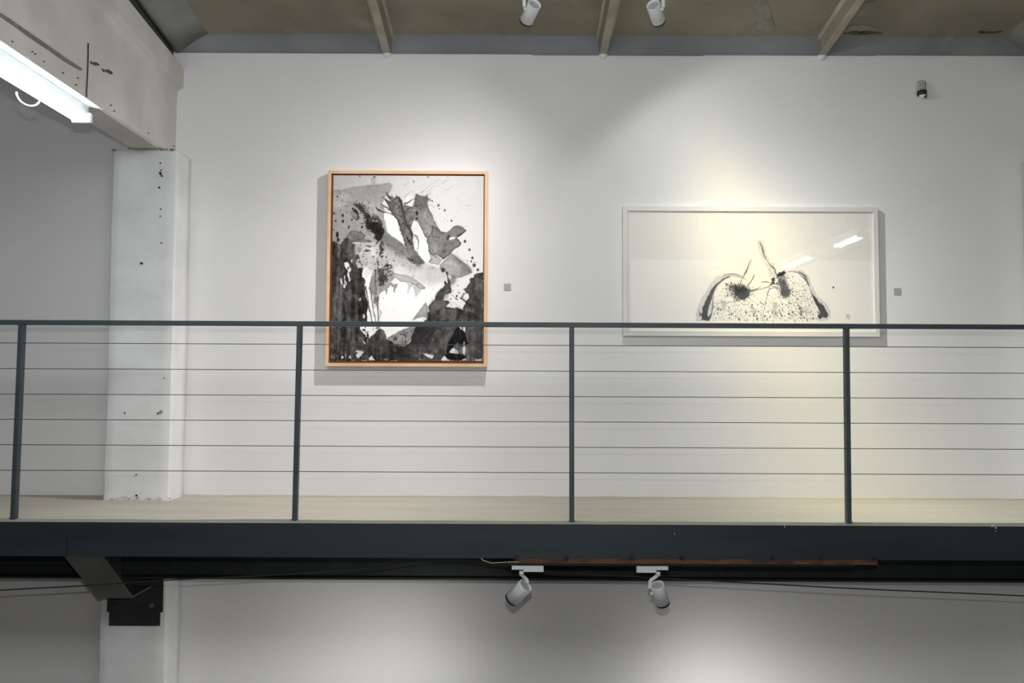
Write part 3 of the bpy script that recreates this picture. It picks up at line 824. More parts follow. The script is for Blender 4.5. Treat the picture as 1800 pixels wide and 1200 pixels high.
# --- a small ink painter that fills a colour array with washes, strokes and splatter
class Ink:
    def __init__(s, x0, y0, x1, y1, res, base):
        s.x0, s.y0, s.res = x0, y0, res
        s.w = int(round((x1 - x0) * res)) + 1; s.h = int(round((y1 - y0) * res)) + 1
        s.a = np.ones((s.h, s.w)) * base
        s.rng = np.random.RandomState(7)
        s.n1 = s.fractal(34, 4); s.n2 = s.fractal(10, 4); s.n3 = s.fractal(34, 4); s.n4 = s.fractal(3.2, 2); s.wx = s.fractal(7, 4); s.wy = s.fractal(7, 4)
        s.n5 = s.fractal(5.0, 4); s.rx = s.fractal(1.8, 1); s.ry = s.fractal(1.8, 1)
        gx = s.fractal(60, 1)
        s.streak = s.aniso(3.2, 40.0)
    def vnoise(s, cx, cy):
        gw = int(s.w / s.res / cx) + 3; gh = int(s.h / s.res / cy) + 3
        g = s.rng.rand(gh, gw)
        xs = np.arange(s.w) / s.res / cx; ys = np.arange(s.h) / s.res / cy
        xi = xs.astype(int); yi = ys.astype(int); fx = xs - xi; fy = ys - yi
        fx = fx * fx * (3 - 2 * fx); fy = fy * fy * (3 - 2 * fy)
        a = g[yi][:, xi]; b = g[yi][:, xi + 1]; c = g[yi + 1][:, xi]; d = g[yi + 1][:, xi + 1]
        fx = fx[None, :]; fy = fy[:, None]
        return (a * (1 - fx) + b * fx) * (1 - fy) + (c * (1 - fx) + d * fx) * fy
    def fractal(s, cell, octs):
        t = np.zeros((s.h, s.w)); amp = 1.0; tot = 0
        for o in range(octs):
            t += amp * s.vnoise(cell / 2 ** o, cell / 2 ** o); tot += amp; amp *= 0.55
        return (t / tot - 0.5) * 2
    def aniso(s, cx, cy):
        return (0.6 * s.vnoise(cx, cy) + 0.4 * s.vnoise(cx * 2.3, cy * 1.6) - 0.5) * 2
    def blur(s, m, r):
        r = r * s.res
        if r < 0.3: return m
        k = int(math.ceil(r * 2.2)); x = np.arange(-k, k + 1); g = np.exp(-x * x / (2 * r * r)); g /= g.sum()
        p = np.pad(m, ((k, k), (0, 0)), mode='edge'); o = np.zeros_like(m)
        for i, q in enumerate(g): o += q * p[i:i + m.shape[0], :]
        p = np.pad(o, ((0, 0), (k, k)), mode='edge'); o2 = np.zeros_like(m)
        for i, q in enumerate(g): o2 += q * p[:, i:i + m.shape[1]]
        return o2
    def mask(s, pts, warp):
        pts = np.array(pts, float)
        m = 6 + warp * 3
        bx0 = max(0, int((pts[:, 0].min() - m - s.x0) * s.res)); bx1 = min(s.w, int((pts[:, 0].max() + m - s.x0) * s.res) + 2)
        by0 = max(0, int((pts[:, 1].min() - m - s.y0) * s.res)); by1 = min(s.h, int((pts[:, 1].max() + m - s.y0) * s.res) + 2)
        if bx1 <= bx0 or by1 <= by0: return None, None
        sl = (slice(by0, by1), slice(bx0, bx1))
        yy, xx = np.mgrid[by0:by1, bx0:bx1]
        X = xx / s.res + s.x0 + s.wx[sl] * warp * 2.2 + s.rx[sl] * min(warp, 1.2) * 0.9; Y = yy / s.res + s.y0 + s.wy[sl] * warp * 2.2 + s.ry[sl] * min(warp, 1.2) * 0.9
        ins = np.zeros(X.shape, bool)
        n = len(pts)
        for i in range(n):
            xa, ya_ = pts[i]; xb, yb_ = pts[(i + 1) % n]
            if ya_ == yb_: continue
            c = ((ya_ > Y) != (yb_ > Y)) & (X < (xb - xa) * (Y - ya_) / (yb_ - ya_) + xa)
            ins ^= c
        return ins.astype(float), sl
    def fill(s, pts, val, op=1.0, soft=0.35, warp=0.6, edge=0.0, tex=0.09, streak=0.0, mul=False):
        m, sl = s.mask(pts, warp)
        if m is None: return
        mm = s.blur(m, soft)
        v = val / 255.0 + tex * s.n2[sl] + tex * 0.8 * s.n1[sl] + streak * s.streak[sl] + tex * 1.3 * s.n5[sl]
        if edge > 0:
            e = np.clip((mm - s.blur(m, 1.3 + soft)) * 2.2, 0, 1)
            v = v - edge * e
        k = mm * op
        if mul: s.a[sl] = s.a[sl] * (1 - k + k * v)
        else: s.a[sl] = s.a[sl] * (1 - k) + v * k
    def stroke(s, pts, ws, val, op=1.0, soft=0.3, warp=0.35, tex=0.04, edge=0.0):
        pts = [np.array(p, float) for p in pts]
        if not hasattr(ws, '__len__'): ws = [ws] * len(pts)
        if len(ws) != len(pts): ws = list(np.interp(np.linspace(0, 1, len(pts)), np.linspace(0, 1, len(ws)), ws))
        L_, R_ = [], []
        for i, p in enumerate(pts):
            d = pts[min(i + 1, len(pts) - 1)] - pts[max(i - 1, 0)]; d = d / (np.linalg.norm(d) + 1e-9); nrm = np.array((-d[1], d[0]))
            L_.append(p + nrm * ws[i] / 2); R_.append(p - nrm * ws[i] / 2)
        s.fill(L_ + R_[::-1], val, op, soft, warp, edge, tex)
    def dot(s, x, y, r, val, op=1.0, soft=0.3, ry=None):
        ry = ry or r
        s.fill([(x + r * math.cos(a), y + ry * math.sin(a)) for a in np.linspace(0, 2 * math.pi, 12, endpoint=False)], val, op, soft, 0.25, 0.1, 0.02)
    def cloud(s, n, cx, cy, sx, sy, r0, r1, v0, v1, seed=0, ang=0.0, op=0.85):
        rg = np.random.RandomState(seed); ca, sa = math.cos(ang), math.sin(ang)
        for _ in range(n):
            a, b = rg.randn() * sx, rg.randn() * sy
            q = math.exp(-0.5 * ((a / sx) ** 2 + (b / sy) ** 2))
            r = r0 + (r1 - r0) * q * rg.rand()
            s.dot(cx + a * ca - b * sa, cy + a * sa + b * ca, r, v0 + (v1 - v0) * rg.rand(), op, 0.25, r * (0.7 + 0.9 * rg.rand()))
    def splat(s, n, x0, y0, x1, y1, r0, r1, v0, v1, poly=None, op=0.9, seed=0, pw=1.0):
        rg = np.random.RandomState(seed)
        for _ in range(n):
            x = x0 + (x1 - x0) * rg.rand(); y = y0 + (y1 - y0) * rg.rand() ** pw
            if poly is not None:
                ins = False; k = len(poly)
                for i in range(k):
                    xa, ya_ = poly[i]; xb, yb_ = poly[(i + 1) % k]
                    if (ya_ > y) != (yb_ > y) and x < (xb - xa) * (y - ya_) / (yb_ - ya_ + 1e-9) + xa: ins = not ins
                if not ins: continue
            r = r0 + (r1 - r0) * rg.rand() ** 2
            s.dot(x, y, r * (0.7 + 0.5 * rg.rand()), v0 + (v1 - v0) * rg.rand(), op, 0.25, r * (0.8 + 0.9 * rg.rand()))

def TP(ox, oy, sc):
    def f(*c): return [(ox + c[i] / sc, oy + c[i + 1] / sc) for i in range(0, len(c), 2)]
    return f

def painting_one():
    k = Ink(586, 307, 848.5, 635.5, 2.0, 0.9)
    A = TP(580, 300, 12.); B = TP(710, 300, 12.); C = TP(580, 390, 12.); D = TP(710, 390, 12.)
    E = TP(580, 480, 12.); Fz = TP(710, 480, 12.); G = TP(580, 560, 12.); H = TP(710, 560, 12.)
    yy, xx = np.mgrid[0:k.h, 0:k.w]; X = xx / k.res + k.x0; Y = yy / k.res + k.y0
    k.a = 0.80 + 0.05 * np.clip((X - 590) / 130, 0, 1) + 0.07 * np.clip((Y - 360) / 140, 0, 1) + 0.008 * k.n2  # canvas white painted darker towards the top to offset the strong lamp light
    # pale washes, upper left
    k.fill([(580, 331), (600, 333), (612, 330), (621, 327.5), (640, 325), (652, 323), (666, 323), (675, 321), (683, 320), (690, 325), (687, 333), (683, 340), (675, 346), (674, 352), (682, 357), (684, 363), (676, 371), (676, 385), (679, 398), (690, 410), (700, 420), (715, 440), (700, 470), (660, 474), (580, 480)], 172, 0.95, 0.9, 0.5, 0.05, 0.03)
    k.fill(A(80, 480, 300, 470, 480, 560, 420, 700, 300, 800, 80, 820), 200, 0.5, 3, 1.5)
    k.fill(A(860, 120, 950, 120, 960, 280, 850, 280), 196, 0.7, 1.0, 0.4)
    k.fill(A(600, 600, 900, 640, 1060, 700, 1040, 900, 900, 1000, 760, 860, 680, 720), 194, 0.6, 3, 1.0)
    k.splat(60, 588, 335, 665, 400, 0.5, 1.6, 120, 165, op=0.45, seed=3)
    # central diagonal wash band
    k.fill([(672, 404), (681, 409), (692, 417), (712, 430), (716, 440), (735, 462), (748, 472), (720, 476), (690, 455), (668, 432)], 140, 0.9, 3.0, 0.8, 0, 0.05)
    k.fill([(632, 430), (672, 428), (700, 448), (730, 460), (772, 473), (798, 486), (792, 503), (765, 525), (745, 505), (700, 482), (668, 478), (632, 475)], 214, 0.75, 4.0, 1.0, 0, 0.03)
    k.fill([(740, 462), (772, 473), (800, 484), (806, 492), (800, 500), (770, 520), (755, 500)], 206, 0.8, 3.0, 0.6, 0, 0.03)
    k.fill([(690, 478), (730, 492), (755, 505), (790, 490), (765, 522), (735, 545), (700, 560), (672, 560), (668, 520), (700, 500)], 247, 0.95, 4.0, 0.6, 0, 0.01)
    k.fill([(676, 500), (720, 505), (745, 520), (756, 533), (728, 562), (700, 580), (700, 605), (680, 600), (672, 570), (667, 530)], 250, 1, 3.0, 0.4, 0, 0.008)
    k.fill([(672, 575), (730, 572), (715, 580), (684, 598), (676, 588)], 250, 1, 1.0, 0.3, 0, 0.01)
    k.fill([(642, 575), (672, 575), (668, 585), (652, 596), (646, 593), (636, 578)], 250, 1, 0.8, 0.5, 0, 0.01)
    # white windows
    W = 250
    k.fill([(675, 372.5), (684, 375), (691, 378), (697.5, 385), (699, 392), (700, 404), (710, 422), (711.7, 429), (703, 424), (692, 417), (681, 408), (679.6, 398), (678, 389), (675, 383)], W, 1, 0.4, 0.4, 0, 0.01)
    k.fill(A(1130, 620, 1230, 680, 1250, 780, 1160, 730, 1100, 700), 235, 0.9, 0.5, 0.5)
    k.fill(A(1140, 750, 1230, 800, 1140, 820, 1180, 840, 1330, 850, 1350, 910, 1240, 880, 1130, 840), 232, 0.9, 0.4, 0.5)
    k.fill(A(1510, 570, 1700, 500, 1790, 560, 1780, 640, 1640, 760, 1640, 690, 1540, 690), 232, 0.9, 0.6, 0.5)
    # branch one (vein-dark band from the upper centre down right)
    k.fill([(673, 346), (678, 349), (684, 352), (690, 348), (697, 343), (701, 346), (706, 354), (708, 362), (713, 372), (714, 384), (717, 396), (722, 404), (724.5, 412), (726, 424), (727, 434), (734, 448), (741, 456), (746, 465), (738, 464), (730, 462), (724, 455), (714, 440), (712, 428), (705, 410), (701, 396), (697, 383), (690, 375), (684, 368), (683, 361), (679, 354)], 122, 1, 0.5, 0.9, 0.22, 0.09)
    k.stroke([(678.5, 336), (682, 343), (688, 349)], [1.0, 4.0, 6], 92, 0.9)
    for q in ((688, 341, 690, 348), (696, 340, 697, 346), (675, 345, 672, 347)):
        k.stroke([q[:2], q[2:]], [0.8, 2.5], 110, 0.8)
    k.stroke([(700, 345), (705, 354), (706, 366), (710, 377), (713, 388), (718, 398), (723, 408), (725, 418)], [3, 5, 4, 5, 4, 5, 4, 2], 74, 0.85, 0.6, 0.8)
    k.stroke([(661, 364), (666, 369), (673, 372), (684, 374), (693, 379), (699, 387), (703, 397)], [1.2, 3.2, 2.0, 1.4, 1.5, 1.8, 1.0], 70, 0.9, 0.3, 0.5)
    k.stroke([(669, 357), (673, 361), (681, 365), (686, 370)], [1.0, 1.6, 1.8, 1.2], 90, 0.9)
    k.fill(A(1050, 670, 1110, 720, 1120, 820, 1060, 800), 150, 0.7, 0.8, 0.6)
    for x, y, r in ((692, 361, 1.2), (702, 363, 1.6), (703, 372, 1.4), (706, 380, 1.8), (710, 376, 1.2), (719, 424, 2.4), (716, 419, 2.0), (722, 429, 2.0), (724.5, 385, 1.2), (708, 392, 1.5)):
        k.dot(x, y, r, 70, 0.8, 0.5)
    # branch two (broad tapering wash, upper right of centre)
    k.fill([(730.4, 338.5), (734, 340), (738.3, 343), (742.5, 344), (746.7, 343.3), (749.5, 342.5), (751, 348), (751, 357), (753, 364), (760, 380), (768.3, 398.3), (772, 404), (768, 412), (756, 418), (748, 418), (743, 410), (737, 398), (732, 388), (727, 392), (722, 399), (718, 396), (714, 384), (712, 372), (716, 365), (724, 364), (727, 358), (728, 350)], 138, 1, 0.5, 0.5, 0.2, 0.05)
    k.fill([(730.4, 338.5), (740, 344), (750, 343), (751, 358), (745, 366), (730, 366), (728, 352)], 108, 0.7, 2.2, 0.8)
    k.fill([(738, 372), (756, 372), (770, 402), (758, 414), (748, 412)], 170, 0.6, 2.5, 0.6)
    k.fill(A(1540, 700, 1720, 760, 1790, 800, 1790, 980, 1740, 1000, 1680, 1150, 1620, 1050, 1560, 900), 116, 0.8, 1.0, 0.8, 0.1)
    k.stroke(B(0, 690, 90, 660, 150, 610, 230, 570), [2.6, 2.2, 1.6, 1.2], 82, 0.9)
    k.stroke(B(60, 820, 110, 780, 180, 760), [3, 2, 1], 76, 0.9)
    k.dot(732.3, 374, 2.3, 66, 0.9, 0.6, 4.2); k.dot(731, 361, 1.6, 70); k.dot(738, 367, 1.0, 85); k.dot(732.5, 383.5, 2.4, 68, 0.9, 0.8, 2); k.dot(724.5, 385, 1.3, 80)
    k.stroke(B(440, 570, 540, 610, 590, 625), [3, 1.5, 0.7], 96, 0.9); k.stroke(B(470, 570, 560, 575), [1.2, 0.5], 120)
    k.stroke(B(460, 520, 500, 480, 560, 450), [1.8, 1.0, 0.5], 120); k.stroke(B(500, 700, 590, 725), [1.5, 0.8], 150, 0.7)
    k.dot(727.2, 368.5, 1.2, 245)
    # white slits
    k.fill([(728.7, 386), (730.5, 391), (730.5, 397), (727, 399), (723, 398), (725.5, 391)], W, 1, 0.3, 0.3)
    k.fill([(732.2, 388), (735, 391.5), (739, 399), (743.5, 409), (745.6, 415.5), (742, 413), (736.5, 403), (733, 395)], W, 1, 0.35, 0.3)
    k.fill([(726, 410), (731.7, 406), (737.5, 414), (745, 424), (750, 426), (753, 437), (754, 447), (755.5, 453), (753.5, 461), (743, 457), (737, 452.5), (732, 445), (728, 439), (728.5, 431), (731, 425), (733, 417)], W, 1, 0.4, 0.4, 0, 0.01)
    k.stroke([(728, 412), (733, 416), (735.5, 424), (735.5, 434), (733, 445)], [4, 4.5, 2.6, 2.2, 1], 172, 0.9, 0.5, 0.6, 0.03, 0.15)
    # mass three
    k.fill(D(590, 85, 700, 130, 760, 185, 880, 215, 950, 180, 1040, 95, 1130, 62, 1220, 90, 1300, 180, 1250, 235, 1180, 290, 1110, 325, 1150, 370, 1208, 450, 1180, 510, 1075, 565, 1000, 640, 955, 700, 830, 790, 740, 735, 680, 700, 620, 712, 555, 695, 520, 600, 505, 470, 470, 420, 490, 320, 560, 250), 136, 1, 0.45, 0.5, 0.24, 0.05)
    k.fill(D(960, 190, 1050, 110, 1140, 75, 1230, 110, 1270, 180, 1180, 240, 1080, 300, 980, 290), 128, 0.8, 2, 0.5)
    k.fill(D(520, 480, 650, 470, 800, 600, 820, 720, 700, 690, 560, 680), 158, 0.6, 2.5, 0.8)
    k.fill(D(955, 335, 1040, 318, 1085, 322, 1060, 350, 950, 385), 232, 1, 0.4, 0.3)
    k.stroke(D(590, 95, 600, 200, 600, 300, 700, 320, 760, 330), [1.4, 1, 2, 1.4, 1], 92, 0.7); k.stroke(D(600, 300, 620, 390, 720, 400), [1.4, 1.1, 1.3], 96, 0.7); k.stroke(D(640, 180, 760, 190, 790, 260), 1.0, 108, 0.6)
    k.stroke(D(950, 260, 920, 320, 905, 390), [3.5, 5, 3], 70, 0.85, 0.7); k.stroke(D(890, 470, 860, 500), [3, 2], 84, 0.8); k.dot(778, 420.5, 1.4, 96, 0.7); k.dot(780, 442, 3.6, 112, 0.7, 1.0)
    k.stroke(D(1110, 300, 1180, 270, 1290, 190), [3.5, 2.5, 1.5], 76, 0.8, 0.5); k.stroke(D(590, 90, 700, 130, 760, 185), [2.5, 2, 1.5], 96, 0.7, 0.5)
    # mass four
    k.fill(D(980, 640, 1040, 690, 1120, 750, 1250, 850, 1330, 900, 1400, 980, 1432, 1060, 1420, 1085, 1300, 1135, 1180, 1185, 1060, 1200, 900, 1080, 750, 1000, 760, 880, 860, 790, 950, 710), 172, 1, 0.5, 0.4, 0.16, 0.03)
    k.fill(D(1010, 660, 1250, 850, 1400, 980, 1430, 1070, 1260, 1130, 1170, 1090, 1240, 950, 1150, 860, 1030, 760), 124, 0.75, 2.6, 0.6)
    k.fill(D(850, 830, 1050, 830, 1150, 950, 1050, 1100, 900, 1040), 200, 0.6, 3, 0.6)
    k.fill(D(545, 710, 640, 712, 740, 740, 808, 790, 760, 900, 738, 930, 600, 892, 528, 858, 560, 780), 190, 1, 0.5, 0.4, 0.14, 0.03)
    k.stroke(D(700, 700, 800, 780), [1.0, 1.5], 240, 0.8); k.dot(766, 451, 1.9, 120, 0.9, 0.7, 1.4); k.stroke(D(525, 850, 600, 770), [1.4, 0.8], 96, 0.8)
    k.fill(D(600, 895, 690, 905, 735, 930, 752, 985, 640, 935), 246, 1, 0.4, 0.3); k.fill(D(528, 850, 560, 870, 540, 880), 246, 1, 0.3, 0.2)
    k.stroke(D(735, 930, 800, 850, 860, 790, 950, 710), [1.6, 1.2, 1.0, 0.7], 244, 0.9)
    k.fill(D(550, 930, 640, 940, 740, 990, 720, 1030, 600, 1000), 170, 0.5, 2, 0.6)
    k.dot(778.5, 475, 3.4, 84, 0.92, 0.6, 4.0); k.stroke(D(830, 1020, 880, 1020), [3, 1], 90)
    k.stroke(D(905, 1060, 915, 1100, 930, 1170, 945, 1260, 960, 1330), [4, 3, 1.6, 3.4, 3], 78, 0.95, 0.4)
    # brush drag from band, drips
    k.stroke(D(120, 780, 200, 840, 300, 890, 340, 930), [3, 4, 4, 1.5], 110, 0.7, 1.0, 1.0); k.stroke(D(200, 260, 270, 640), [1, 0.4], 150, 0.4)
    k.stroke(D(0, 0, 60, 60, 130, 160, 170, 260), [6, 5, 4, 2], 84, 0.7, 1.0, 1.0)
    k.stroke(D(215, 590, 290, 700, 400, 820, 440, 880), [2.2, 2.6, 2.0, 1.0], 92, 0.8, 0.4)
    k.fill(D(40, 500, 200, 520, 300, 700, 420, 860, 360, 960, 240, 880, 100, 780, 40, 700), 150, 0.55, 3, 0.8)
    k.fill(D(120, 900, 240, 940, 240, 1190, 180, 1280, 170, 1180), 206, 0.8, 0.8, 0.5, 0.06)
    # upper right pen lines and dots
    for pts in (B(360, 450, 520, 300, 660, 225), B(480, 440, 620, 310, 740, 290), B(660, 240, 740, 140), B(780, 260, 940, 140), B(850, 410, 930, 360, 1030, 300), B(1030, 1020, 1070, 920), B(1115, 860, 1135, 820), B(0, 560, 100, 450, 210, 390), B(0, 300, 100, 220), B(1290, 712, 1420, 728)):
        k.stroke(pts, [1.1, 0.7, 0.4], 168, 0.75, 0.3, 0.2)
    k.stroke(B(195, 180, 200, 240), [1.4, 1.0], 110); k.stroke(B(345, 455, 390, 420), [1.6, 0.8], 118); k.stroke(B(485, 125, 505, 95), [2, 1], 90)
    k.fill(A(905, 100, 950, 100, 930, 150), 84); k.dot(632, 308.5, 1.2, 70)
    for x, y, r in ((719, 720, 24), (742, 790, 13), (849, 825, 20), (993, 1050, 18), (590, 625, 14), (840, 1025, 8), (908, 1055, 7), (625, 757, 8), (908, 110, 8)):
        k.dot(710 + x / 12, 300 + y / 12, r / 12, 112, 0.9, 0.35, r / 12 * 1.25)
    for x, y, r in ((1280, 405, 28), (1372, 585, 25), (1437, 760, 25), (1415, 835, 19), (1477, 918, 35), (1552, 1010, 28), (1335, 820, 9), (1480, 845, 9), (1300, 90, 6), (1148, 585, 6), (1115, 640, 7), (1520, 855, 6), (1345, 850, 6), (1290, 805, 5), (1185, 578, 4)):
        k.dot(710 + x / 12, 390 + y / 12, r / 12, 104, 0.92, 0.35, r / 12 * 1.15)
    # dark brush splash, left centre
    k.stroke(A(500, 690, 600, 750, 680, 820, 740, 900, 790, 1000, 840, 1100, 930, 1180), [2, 6, 6, 5, 6, 8, 12], 74, 0.85, 0.5, 1.4, 0.1)
    k.fill(A(460, 850, 540, 830, 620, 980, 600, 1040, 540, 1040, 480, 980, 440, 900), 138, 0.9, 0.5, 0.6, 0.1)
    k.stroke(A(465, 780, 530, 840, 590, 920, 605, 1000, 560, 1030), [3, 5, 3.5, 4, 2], 58, 0.95, 0.4, 0.8)
    k.fill(A(760, 960, 820, 950, 870, 1060, 960, 1070, 1020, 1060, 1100, 1120, 1150, 1200, 1130, 1300, 1110, 1400, 1100, 1480, 1070, 1500, 980, 1420, 920, 1340, 860, 1290, 850, 1210, 790, 1260, 760, 1190, 775, 1100), 60, 0.97, 0.6, 1.5, 0.0, 0.09)
    k.stroke(A(980, 960, 1010, 1000, 1060, 1060, 1110, 1140), [2, 4, 6, 5], 80, 0.8, 0.6, 1.2)
    k.fill(C(960, 240, 1100, 220, 1110, 290, 1070, 380, 1000, 480, 960, 510, 1020, 400, 930, 350), 62, 0.95, 0.5, 0.9)
    for i in range(26):
        a = -2.5 + 1.7 * i / 26 + 0.1 * math.sin(i * 5); r0 = 6; r1 = 9 + 5 * abs(math.sin(i * 2.3))
        cx, cy_ = 657, 392
        k.stroke([(cx + r0 * math.cos(a), cy_ + r0 * math.sin(a)), (cx + r1 * math.cos(a), cy_ + r1 * math.sin(a) * 1.3)], [2.0, 0.5], 90, 0.6, 0.3)
    k.cloud(150, 657, 400, 5.5, 7, 0.5, 2.2, 48, 90, 101, 0.6)
    k.cloud(110, 664, 408, 4, 8, 0.5, 2.2, 44, 80, 102, -0.3); k.cloud(90, 634, 363, 8, 4, 0.4, 1.6, 56, 100, 103, 0.7); k.cloud(70, 646, 378, 6, 4, 0.4, 1.6, 56, 100, 104, 0.9)
    k.stroke(A(640, 720, 700, 690, 720, 740), [3, 2, 2], 140, 0.5, 0.8); k.splat(40, 633, 355, 655, 395, 0.5, 1.6, 70, 110, op=0.7, seed=11)
    for x, y, r in ((278, 940, 30), (280, 1070, 32), (130, 1065, 20), (470, 1035, 24), (95, 900, 22), (358, 880, 14), (410, 1190, 24), (690, 1190, 24), (160, 540, 20), (265, 630, 12), (840, 668, 12), (1100, 440, 9), (180, 775, 10), (965, 540, 9)):
        k.dot(580 + x / 12, 300 + y / 12, r / 12 * 0.8, 66 if r > 15 else 130, 0.85, 0.4, r / 12 * 1.15)
    k.stroke(C(400, 150, 430, 90), [2.6, 1.4], 84); k.dot(594, 413, 2.4, 58, 0.9, 0.6, 5.5); k.dot(596, 422, 2.2, 60, 0.9, 0.5, 3.5); k.dot(587.5, 404, 1.2, 90); k.dot(637, 399.5, 1.8, 58)
    # grey hat-shaped wash
    k.fill(C(350, 340, 440, 200, 470, 190, 530, 175, 560, 190, 640, 205, 740, 260, 770, 290, 720, 350, 800, 390, 890, 425, 880, 440, 460, 440), 134, 0.95, 0.5, 0.7, 0.1, 0.05)
    k.stroke(C(460, 430, 620, 380, 740, 330), [3, 2, 1], 100, 0.6, 0.6); k.stroke(C(800, 380, 860, 410, 910, 430), [2.4, 2, 0.8], 84, 0.8); k.stroke(C(490, 450, 640, 458, 860, 440), [1.0, 1.4, 0.8], 228, 0.8)
    k.dot(626, 409.5, 1.0, 230, 0.8)
    k.fill(C(600, 450, 900, 450, 1000, 560, 1000, 960, 700, 980, 600, 900, 620, 700), 208, 0.6, 2.5, 0.8)
    k.stroke(C(760, 515, 820, 515, 885, 540), [1.0, 2.6, 1.6], 84, 0.9); k.stroke(C(720, 630, 790, 615, 870, 620), [1.2, 3.6, 1.6], 82, 0.9)
    k.stroke(C(1150, 410, 1090, 480, 1060, 530, 1110, 590, 1080, 640, 1060, 710), [2, 4, 4, 7, 4, 2], 84, 0.9, 0.5, 1.2); k.stroke(C(1100, 460, 1160, 510), [4, 2], 100, 0.8)
    k.stroke(C(1010, 790, 1030, 850, 1040, 930), [2.5, 3.5, 3.5], 96, 0.9, 0.5, 1.0); k.stroke(C(1020, 970, 1060, 1030), [2.5, 2], 100, 0.9)
    k.fill(C(600, 540, 660, 540, 660, 640, 620, 660), 120, 0.6, 1.5, 0.8)
    k.splat(80, 632, 428, 682, 470, 0.4, 1.3, 80, 150, op=0.7, seed=21)
    for x, y, r in ((655, 500, 14), (715, 740, 15), (630, 850, 16), (775, 800, 12), (940, 745, 16), (1000, 660, 18), (1110, 730, 12), (1195, 755, 18), (1240, 500, 16), (1400, 668, 12), (1520, 620, 14), (1360, 825, 16), (1570, 555, 16), (995, 600, 10), (1520, 490, 16)):
        k.dot(580 + x / 12, 390 + y / 12, r / 12, 92, 0.8, 0.4)
    k.fill(C(1500, 920, 1560, 890, 1610, 920, 1560, 980), 196, 0.8, 0.6, 0.4, 0.08)
    # central pendent wash with drips
    k.fill(E(890, 90, 950, -60, 1100, -100, 1250, -60, 1330, -40, 1420, 60, 1340, 160, 1300, 200, 1360, 240, 1440, 240, 1400, 330, 1380, 430, 1350, 300, 1290, 260, 1240, 340, 1210, 490, 1185, 380, 1100, 420, 1050, 490, 1040, 620, 1040, 1020, 1040, 1100, 1060, 1220, 1010, 1200, 1000, 700, 950, 640, 945, 470, 870, 400, 850, 300), 172, 0.95, 0.5, 0.8, 0.1, 0.05)
    k.fill(E(850, 220, 900, 100, 975, 60, 985, 480, 920, 440, 860, 340), 168, 0.9, 0.5, 0.4, 0.16)
    k.fill(E(1020, -60, 1120, -80, 1160, 0, 1150, 100, 1230, 90, 1240, 150, 1190, 210, 1130, 270, 1030, 290, 1080, 220, 1020, 200, 1040, 90), 98, 0.9, 0.8, 1.2, 0.0, 0.1)
    k.dot(668, 498, 2.6, 176, 0.8, 1.0, 3.5)
    k.fill(C(1170, 900, 1230, 880, 1280, 910, 1220, 960, 1170, 940), 112, 0.9, 0.8, 0.8)
    k.splat(46, 672, 468, 693, 492, 0.5, 1.4, 70, 110, op=0.85, seed=31)
    k.cloud(120, 675, 490, 5, 9, 0.4, 1.8, 70, 120, 105, 0.2); k.cloud(80, 682, 470, 6, 5, 0.4, 1.6, 74, 120, 106); k.cloud(70, 672, 443, 3, 10, 0.4, 1.5, 70, 110, 107)
    k.cloud(60, 705, 450, 16, 4, 0.3, 1.2, 96, 140, 108, 0.9, 0.6); k.cloud(50, 722, 458, 8, 2.5, 0.3, 1.4, 80, 120, 109, 0.6)
    for pts in (E(985, -60, 985, 120, 990, 280), E(990, 300, 1000, 480)):
        k.stroke(pts, [1.2, 1.2, 1.6], 84, 0.75, 0.35, 0.5)
    k.stroke(C(960, 1010, 990, 1080, 985, 1180), [2.4, 2, 1.6], 90, 0.85); k.stroke(E(1120, 120, 1250, 80, 1370, 60), [1, 1.2, 0.8], 110, 0.6)
    k.stroke(E(1300, 40, 1370, 90), [2, 1.5], 100, 0.8)
    k.fill(E(950, 540, 1050, 500, 1040, 620, 1000, 640), 120, 0.7, 0.8, 0.5)
    # fish-like pale stroke
    k.fill(Fz(-160, 0, -60, 40, 0, 40, 110, 62, 220, 130, 300, 172, 380, 230, 470, 320, 432, 345, 320, 345, 250, 280, 190, 242, 60, 202, -60, 190, -160, 120, -260, 60), 196, 1, 0.4, 0.5, 0.18, 0.03)
    k.fill(Fz(200, 285, 250, 290, 320, 350, 380, 355, 310, 450, 265, 535, 245, 440), 214, 0.95, 0.4, 0.5, 0.1, 0.02)
    k.fill(Fz(70, 210, 200, 265, 150, 320, 112, 380, 98, 445, 88, 400, 110, 300), 208, 0.9, 0.4, 0.5, 0.1, 0.02)
    k.dot(735, 501, 1.5, 96, 0.8, 0.6); k.dot(726, 500, 1.2, 120, 0.7); k.dot(761, 509.5, 1.2, 214, 0.8)
    k.fill(D(1060, 1090, 1100, 1180, 1090, 1270, 1030, 1340, 990, 1340, 960, 1230), 150, 0.8, 1.5, 0.5, 0.1)
    # left dark mass
    dark = C(60, 430, 160, 445, 190, 480, 270, 470, 300, 390, 350, 340, 430, 350, 470, 440, 540, 480, 552, 600, 560, 700, 610, 700, 650, 780, 600, 800, 560, 900, 600, 1000, 722, 980, 695, 1180) + E(700, 105, 760, 140, 775, 200, 750, 280, 800, 290, 760, 380, 775, 480, 830, 640, 855, 700, 820, 820, 820, 1030, 820, 1100, 660, 1100) + G(680, 250, 760, 340, 830, 450, 820, 545, 880, 420, 960, 345, 1030, 270, 1085, 222, 1150, 260, 1220, 390, 1222, 450, 1400, 540, 1500, 580, 1800, 590, 1800, 910, 40, 910)
    k.fill(dark, 84, 1, 0.45, 0.8, 0.05, 0.10, 0.20)
    k.fill(C(190, 480, 270, 480, 250, 640, 200, 780, 180, 640), 150, 0.7, 1.6, 0.6)
    k.fill(C(330, 560, 450, 560, 500, 700, 380, 800, 300, 740), 120, 0.6, 2, 1)
